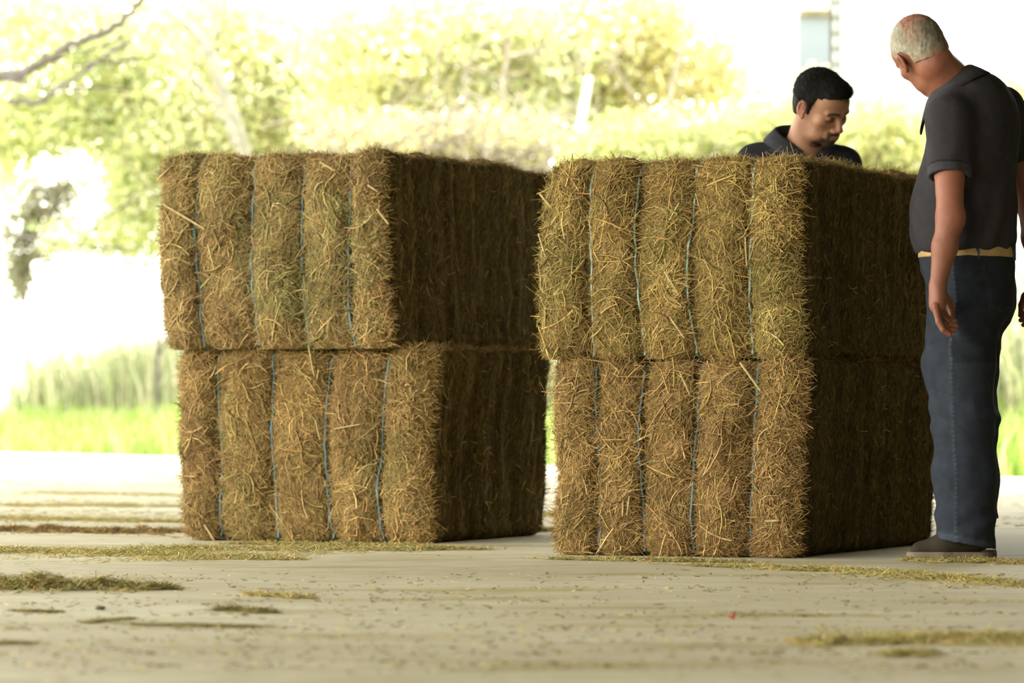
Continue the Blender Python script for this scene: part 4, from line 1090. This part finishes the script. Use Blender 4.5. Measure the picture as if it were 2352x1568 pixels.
# brushwood tangle
D = 42
tree('shrub', 'tangled dry brushwood with thin leaves just above the left stack', 'shrub', gnd(1030, D), [bl(900, 330, D+.3, 230, 80, .7, 2), bl(1150, 330, D+.3, 190, 85, .7, 2), bl(1020, 500, D+.5, 380, 150, .6, 2)],
     4500, .07, LC3, 35, None, (), M_TWIG, twigs=520, twr=.011)
# sparse pale tree to the right
D = 45
tree('tree', 'sparse pale tree whose thin leaves fade out beside the white building', 'tree', gnd(1560, D), [bl(1480, 130, D+1, 190, 190, .9, 3), bl(1650, 180, D+1, 120, 170, .8, 1.1), bl(1420, 40, D+1, 170, 100, .9, 1.6), bl(1380, 230, D+1.4, 190, 120, .9, 1.6)],
     12500, .085, LC3, 36, [gnd(1560, D), P(1550, 500, D), P(1530, 300, D), P(1560, 130, D), P(1600, 20, D)], [([P(1530, 300, D), P(1440, 200, D), P(1400, 120, D)], .02, .01)], M_TWIG, twigs=70, trunk_r=(.05, .02))
# bright green bushes
D = 40
tree('bush', 'bright lime-green bush behind the white leaning post', 'bush', gnd(1480, D), [bl(1450, 350, D, 170, 90, .8, 3), bl(1600, 330, D+.5, 170, 75, .8, 2.2), bl(1400, 520, D, 170, 130, .8, 2)], 12000, .07, LC2, 37, [gnd(1480, D), P(1480, 700, D), P(1470, 500, D)], (), M_BARK, twigs=40, trunk_r=(.04, .02))
tree('bush', 'yellow-green bush seen between the two men', 'bush', gnd(2050, D), [bl(2040, 330, D, 160, 110, .8, 3), bl(1800, 300, D+.6, 150, 80, .8, 2), bl(1990, 470, D, 230, 120, .7, 2), bl(1880, 200, D+1, 60, 50, .5, .3)], 12000, .07, LC2*[1.05, 1.02, 1.0], 38, [gnd(2050, D), P(2050, 700, D), P(2040, 500, D)], (), M_BARK, twigs=40, trunk_r=(.04, .02))
tree('bush', 'pale bush behind the shoulder of the grey-haired man', 'bush', gnd(2340, 42), [bl(2310, 230, 42, 100, 60, .6, 2), bl(2330, 400, 42, 90, 110, .6, 1.2)], 2200, .08, LC3*[1, 1.05, .8], 39, [gnd(2340, 42), P(2340, 700, 42), P(2330, 350, 42)], (), M_BARK, twigs=15, trunk_r=(.03, .02))
tree('sapling', 'bare thin forked sapling in the tall grass left of the stack', 'sapling', gnd(360, 45), [bl(392, 690, 45, 16, 16, .1, 1)], 30, .06, LC2, 40, [gnd(360, 45), P(362, 790, 45), P(368, 740, 45), P(384, 700, 45)], [([P(364, 815, 45), P(385, 780, 45), P(400, 765, 45)], .014, .008)], M_BARK2, trunk_r=(.025, .014))

# ================================================================== posts, fence, building
def post(label, p0, p1, r, mat, cat='post', name='fence_post', group=None):
    root = empty(name, p0, label, cat, group); mb = MB(); mb.tube([p0, np.asarray(p0)*.5+np.asarray(p1)*.5, p1], r, 10); mb.build('shaft', mat, root)
    mb = MB(); p1 = np.asarray(p1, float); mb.tube([p1, p1+v3(0, 0, r*.5), p1+v3(0, 0, r*.8)], [r, r*.8, r*.1], 10); mb.build('cap', mat, root); return root
pw = P(1352, 182, 40.4); pw0 = P(1318, 380, 40.4); dirw = (pw0-pw)/(pw0[2]-pw[2]); g0 = pw+dirw*(.2-pw[2])
post('white post leaning to one side in front of the lime-green bush', g0, pw, .040, M_WPOST)
post('white post at the left edge of the frame beside the dark shrub', gnd(6, 53), P(6, 330, 53), .07, M_WPOST)
post('thin pale post behind the pale gap left of the stacks', gnd(158, 52), P(158, 340, 52), .022, M_WPOST)
post('rounded white post top showing just behind the corner of the greenish bale', gnd(392, 53), P(392, 322, 53), .11, M_WPOST)

def chain_link(label, p0, p1, h, pitch, name='chain_link_fence'):
    root = empty(name, p0, label, 'fence', 'chain-link fence runs beyond the slab'); p0 = np.asarray(p0, float); p1 = np.asarray(p1, float); L = np.linalg.norm(p1-p0); d = (p1-p0)/L
    mb = MB(); r = .007
    for s0 in np.arange(-h, L, pitch*1.4142):
        for sg in (1, -1):
            a0, a1 = (s0, s0+h); z0, z1 = 0.0, h
            if a0 < 0: z0 = -a0; a0 = 0
            if a1 > L: z1 = h-(a1-L); a1 = L
            if a1-a0 < .05: continue
            A_, B_ = (p0+d*a0, p0+d*a1) if sg > 0 else (p1-d*a0, p1-d*a1)
            mb.tube([A_+v3(0, 0, z0), (A_+B_)/2+v3(0, 0, (z0+z1)/2), B_+v3(0, 0, z1)], r, 4)
    tag(mb.build('wire_mesh', M_WIRE, root), None)
    for z in (h, .05):
        mb = MB(); mb.tube([p0+v3(0, 0, z), (p0+p1)/2+v3(0, 0, z), p1+v3(0, 0, z)], .012, 6); mb.build('rail', M_WIRE, root)
    for s0 in np.arange(0, L+.1, 2.6):
        mb = MB(); b = p0+d*s0; mb.tube([b-v3(0, 0, .1), b+v3(0, 0, h*.5), b+v3(0, 0, h+.04)], .024, 8); mb.build('post', M_WIRE, root)
EA = lambda s_, t: E0+ed*s_+en*t
fa, fb = EA(7.5, 5.2), EA(25, 5.2); fa[2] = .1; fb[2] = .1
chain_link('chain-link fence passing behind the dark-haired man and the right stack', fa, fb, 2.3, .10)
fc, fd = EA(-7, 8.6), EA(7.0, 8.6); fc[2] = .3; fd[2] = .3
chain_link('chain-link fence in front of the brushwood above the left stack', fc, fd, 2.6, .11)

# white building with a blue-grey pane
D = 62; cx = (2100-1176)*D/F
bd = empty('building', (cx, D, 0), 'overexposed white building behind the two men', 'building')
x0 = (1700-1176)*D/F; x1 = (2900-1176)*D/F
mb = MB(); mb.box((x0, D, 0), (x1, D+5, 11)); mb.build('wall', M_WHITE, bd, False)
mb = MB(); a_ = P(1834, 172, D); b_ = P(1908, 34, D); a_[2] = 2.6; mb.box((a_[0], D-.06, a_[2]), (b_[0], D-.01, b_[2])); mb.build('window', M_GLASS, bd, False)
mb = MB(); a_ = P(1838, 38, D); b_ = P(1912, 24, D); mb.box((a_[0], D-.14, a_[2]), (b_[0], D-.0, b_[2])); tag(mb.build('lintel', M_LINTEL, bd, False), 'tan strip over the window')
for (xa, ya, xb, yb) in ((1992, -40, 1996, 190), (2040, 40, 2044, 205), (1980, 200, 2044, 206)):
    mb = MB(); a_ = P(xa, yb, D); b_ = P(xb, ya, D); mb.box((a_[0], D-.05, a_[2]), (b_[0], D-.0, b_[2])); mb.build('joint_strip', M_BOARD, bd, False)
# lattice column
D = 57; col = empty('lattice_column', gnd(1918, D), 'thin steel lattice column with round openings beside the building window', 'column')
for px in (1910, 1927):
    a_ = P(px, 0, D)[0]; mb = MB(); mb.box((a_-.024, D-.03, .2), (a_+.024, D+.03, 8)); mb.build('upright', M_STEEL, col, False)
zz = .6
while zz < 8:
    a_, b_ = P(1910, 0, D)[0], P(1927, 0, D)[0]
    mb = MB(); c_ = v3((a_+b_)/2, D, zz); t = np.linspace(0, 2*math.pi, 17); w_ = (b_-a_)/2
    mb.tube(np.stack([c_[0]+w_*np.cos(t), np.full(17, D), c_[2]+.10*np.sin(t)], -1), .018, 5); mb.build('ring', M_STEEL, col); zz += .215
# stacked boards past the man's back
D = 41
for i in range(13):
    rr = np.random.default_rng(i+70); z = .45+i*.145; a_ = P(2318+rr.uniform(-8, 8), 0, D)[0]
    mb = MB(); mb.box((0, -.12, 0), (2.6, .12, .085), None, rr.uniform(-.02, .02), (a_, D, z)); o = mb.build('board', M_BOARD, None, False)
    o['label'] = 'weathered board in the pile seen past the back of the grey-haired man'; o['category'] = 'board'; o['group'] = 'boards piled with spacers'
    for k in (.5, 2.0):
        mb = MB(); mb.box((k, -.10, -.06), (k+.08, .10, 0), None, 0, (a_, D, z)); mb.build('spacer', M_BOARD, o, False)

# ================================================================== light, camera
w = bpy.data.worlds.new('World'); scn.world = w; w.use_nodes = True; nt = w.node_tree
bg = nt.nodes['Background']; bg.inputs['Strength'].default_value = 9.0
tc = nt.nodes.new('ShaderNodeTexCoord'); sp = nt.nodes.new('ShaderNodeSeparateXYZ'); rp = nt.nodes.new('ShaderNodeValToRGB')
rp.color_ramp.elements[0].position = 0; rp.color_ramp.elements[0].color = (1.0, .95, .78, 1)
rp.color_ramp.elements[1].position = .7; rp.color_ramp.elements[1].color = (.80, .88, .98, 1)
nt.links.new(tc.outputs['Generated'], sp.inputs[0]); nt.links.new(sp.outputs['Z'], rp.inputs['Fac']); nt.links.new(rp.outputs['Color'], bg.inputs['Color'])
sun = bpy.data.lights.new('sun', 'SUN'); sun.energy = 12; sun.angle = .02; sun.color = (1, .96, .84)
so = bpy.data.objects.new('sun', sun); COL.objects.link(so)
dv = unit(v3(.30, .62, 1.9)); so.rotation_euler = Vector(dv).to_track_quat('Z', 'Y').to_euler()

cam = bpy.data.cameras.new('camera'); co = bpy.data.objects.new('camera', cam); COL.objects.link(co); scn.camera = co
cam.sensor_width = 36; cam.lens = 36*F/2352; cam.shift_y = (HOR-784)/2352; cam.clip_end = 500
co.location = (0, 0, CAMH); co.rotation_euler = (math.pi/2, 0, 0)
cam.dof.use_dof = True; cam.dof.focus_distance = 12.6; cam.dof.aperture_fstop = 4.5
vs = scn.view_settings; scn.display_settings.display_device = 'sRGB'; vs.view_transform = 'Standard'; vs.look = 'None'; vs.exposure = 0; vs.gamma = 1
scn.cycles.max_bounces = 5; scn.cycles.diffuse_bounces = 4; scn.cycles.use_adaptive_sampling = True; scn.cycles.adaptive_threshold = .03; scn.cycles.use_denoising = True
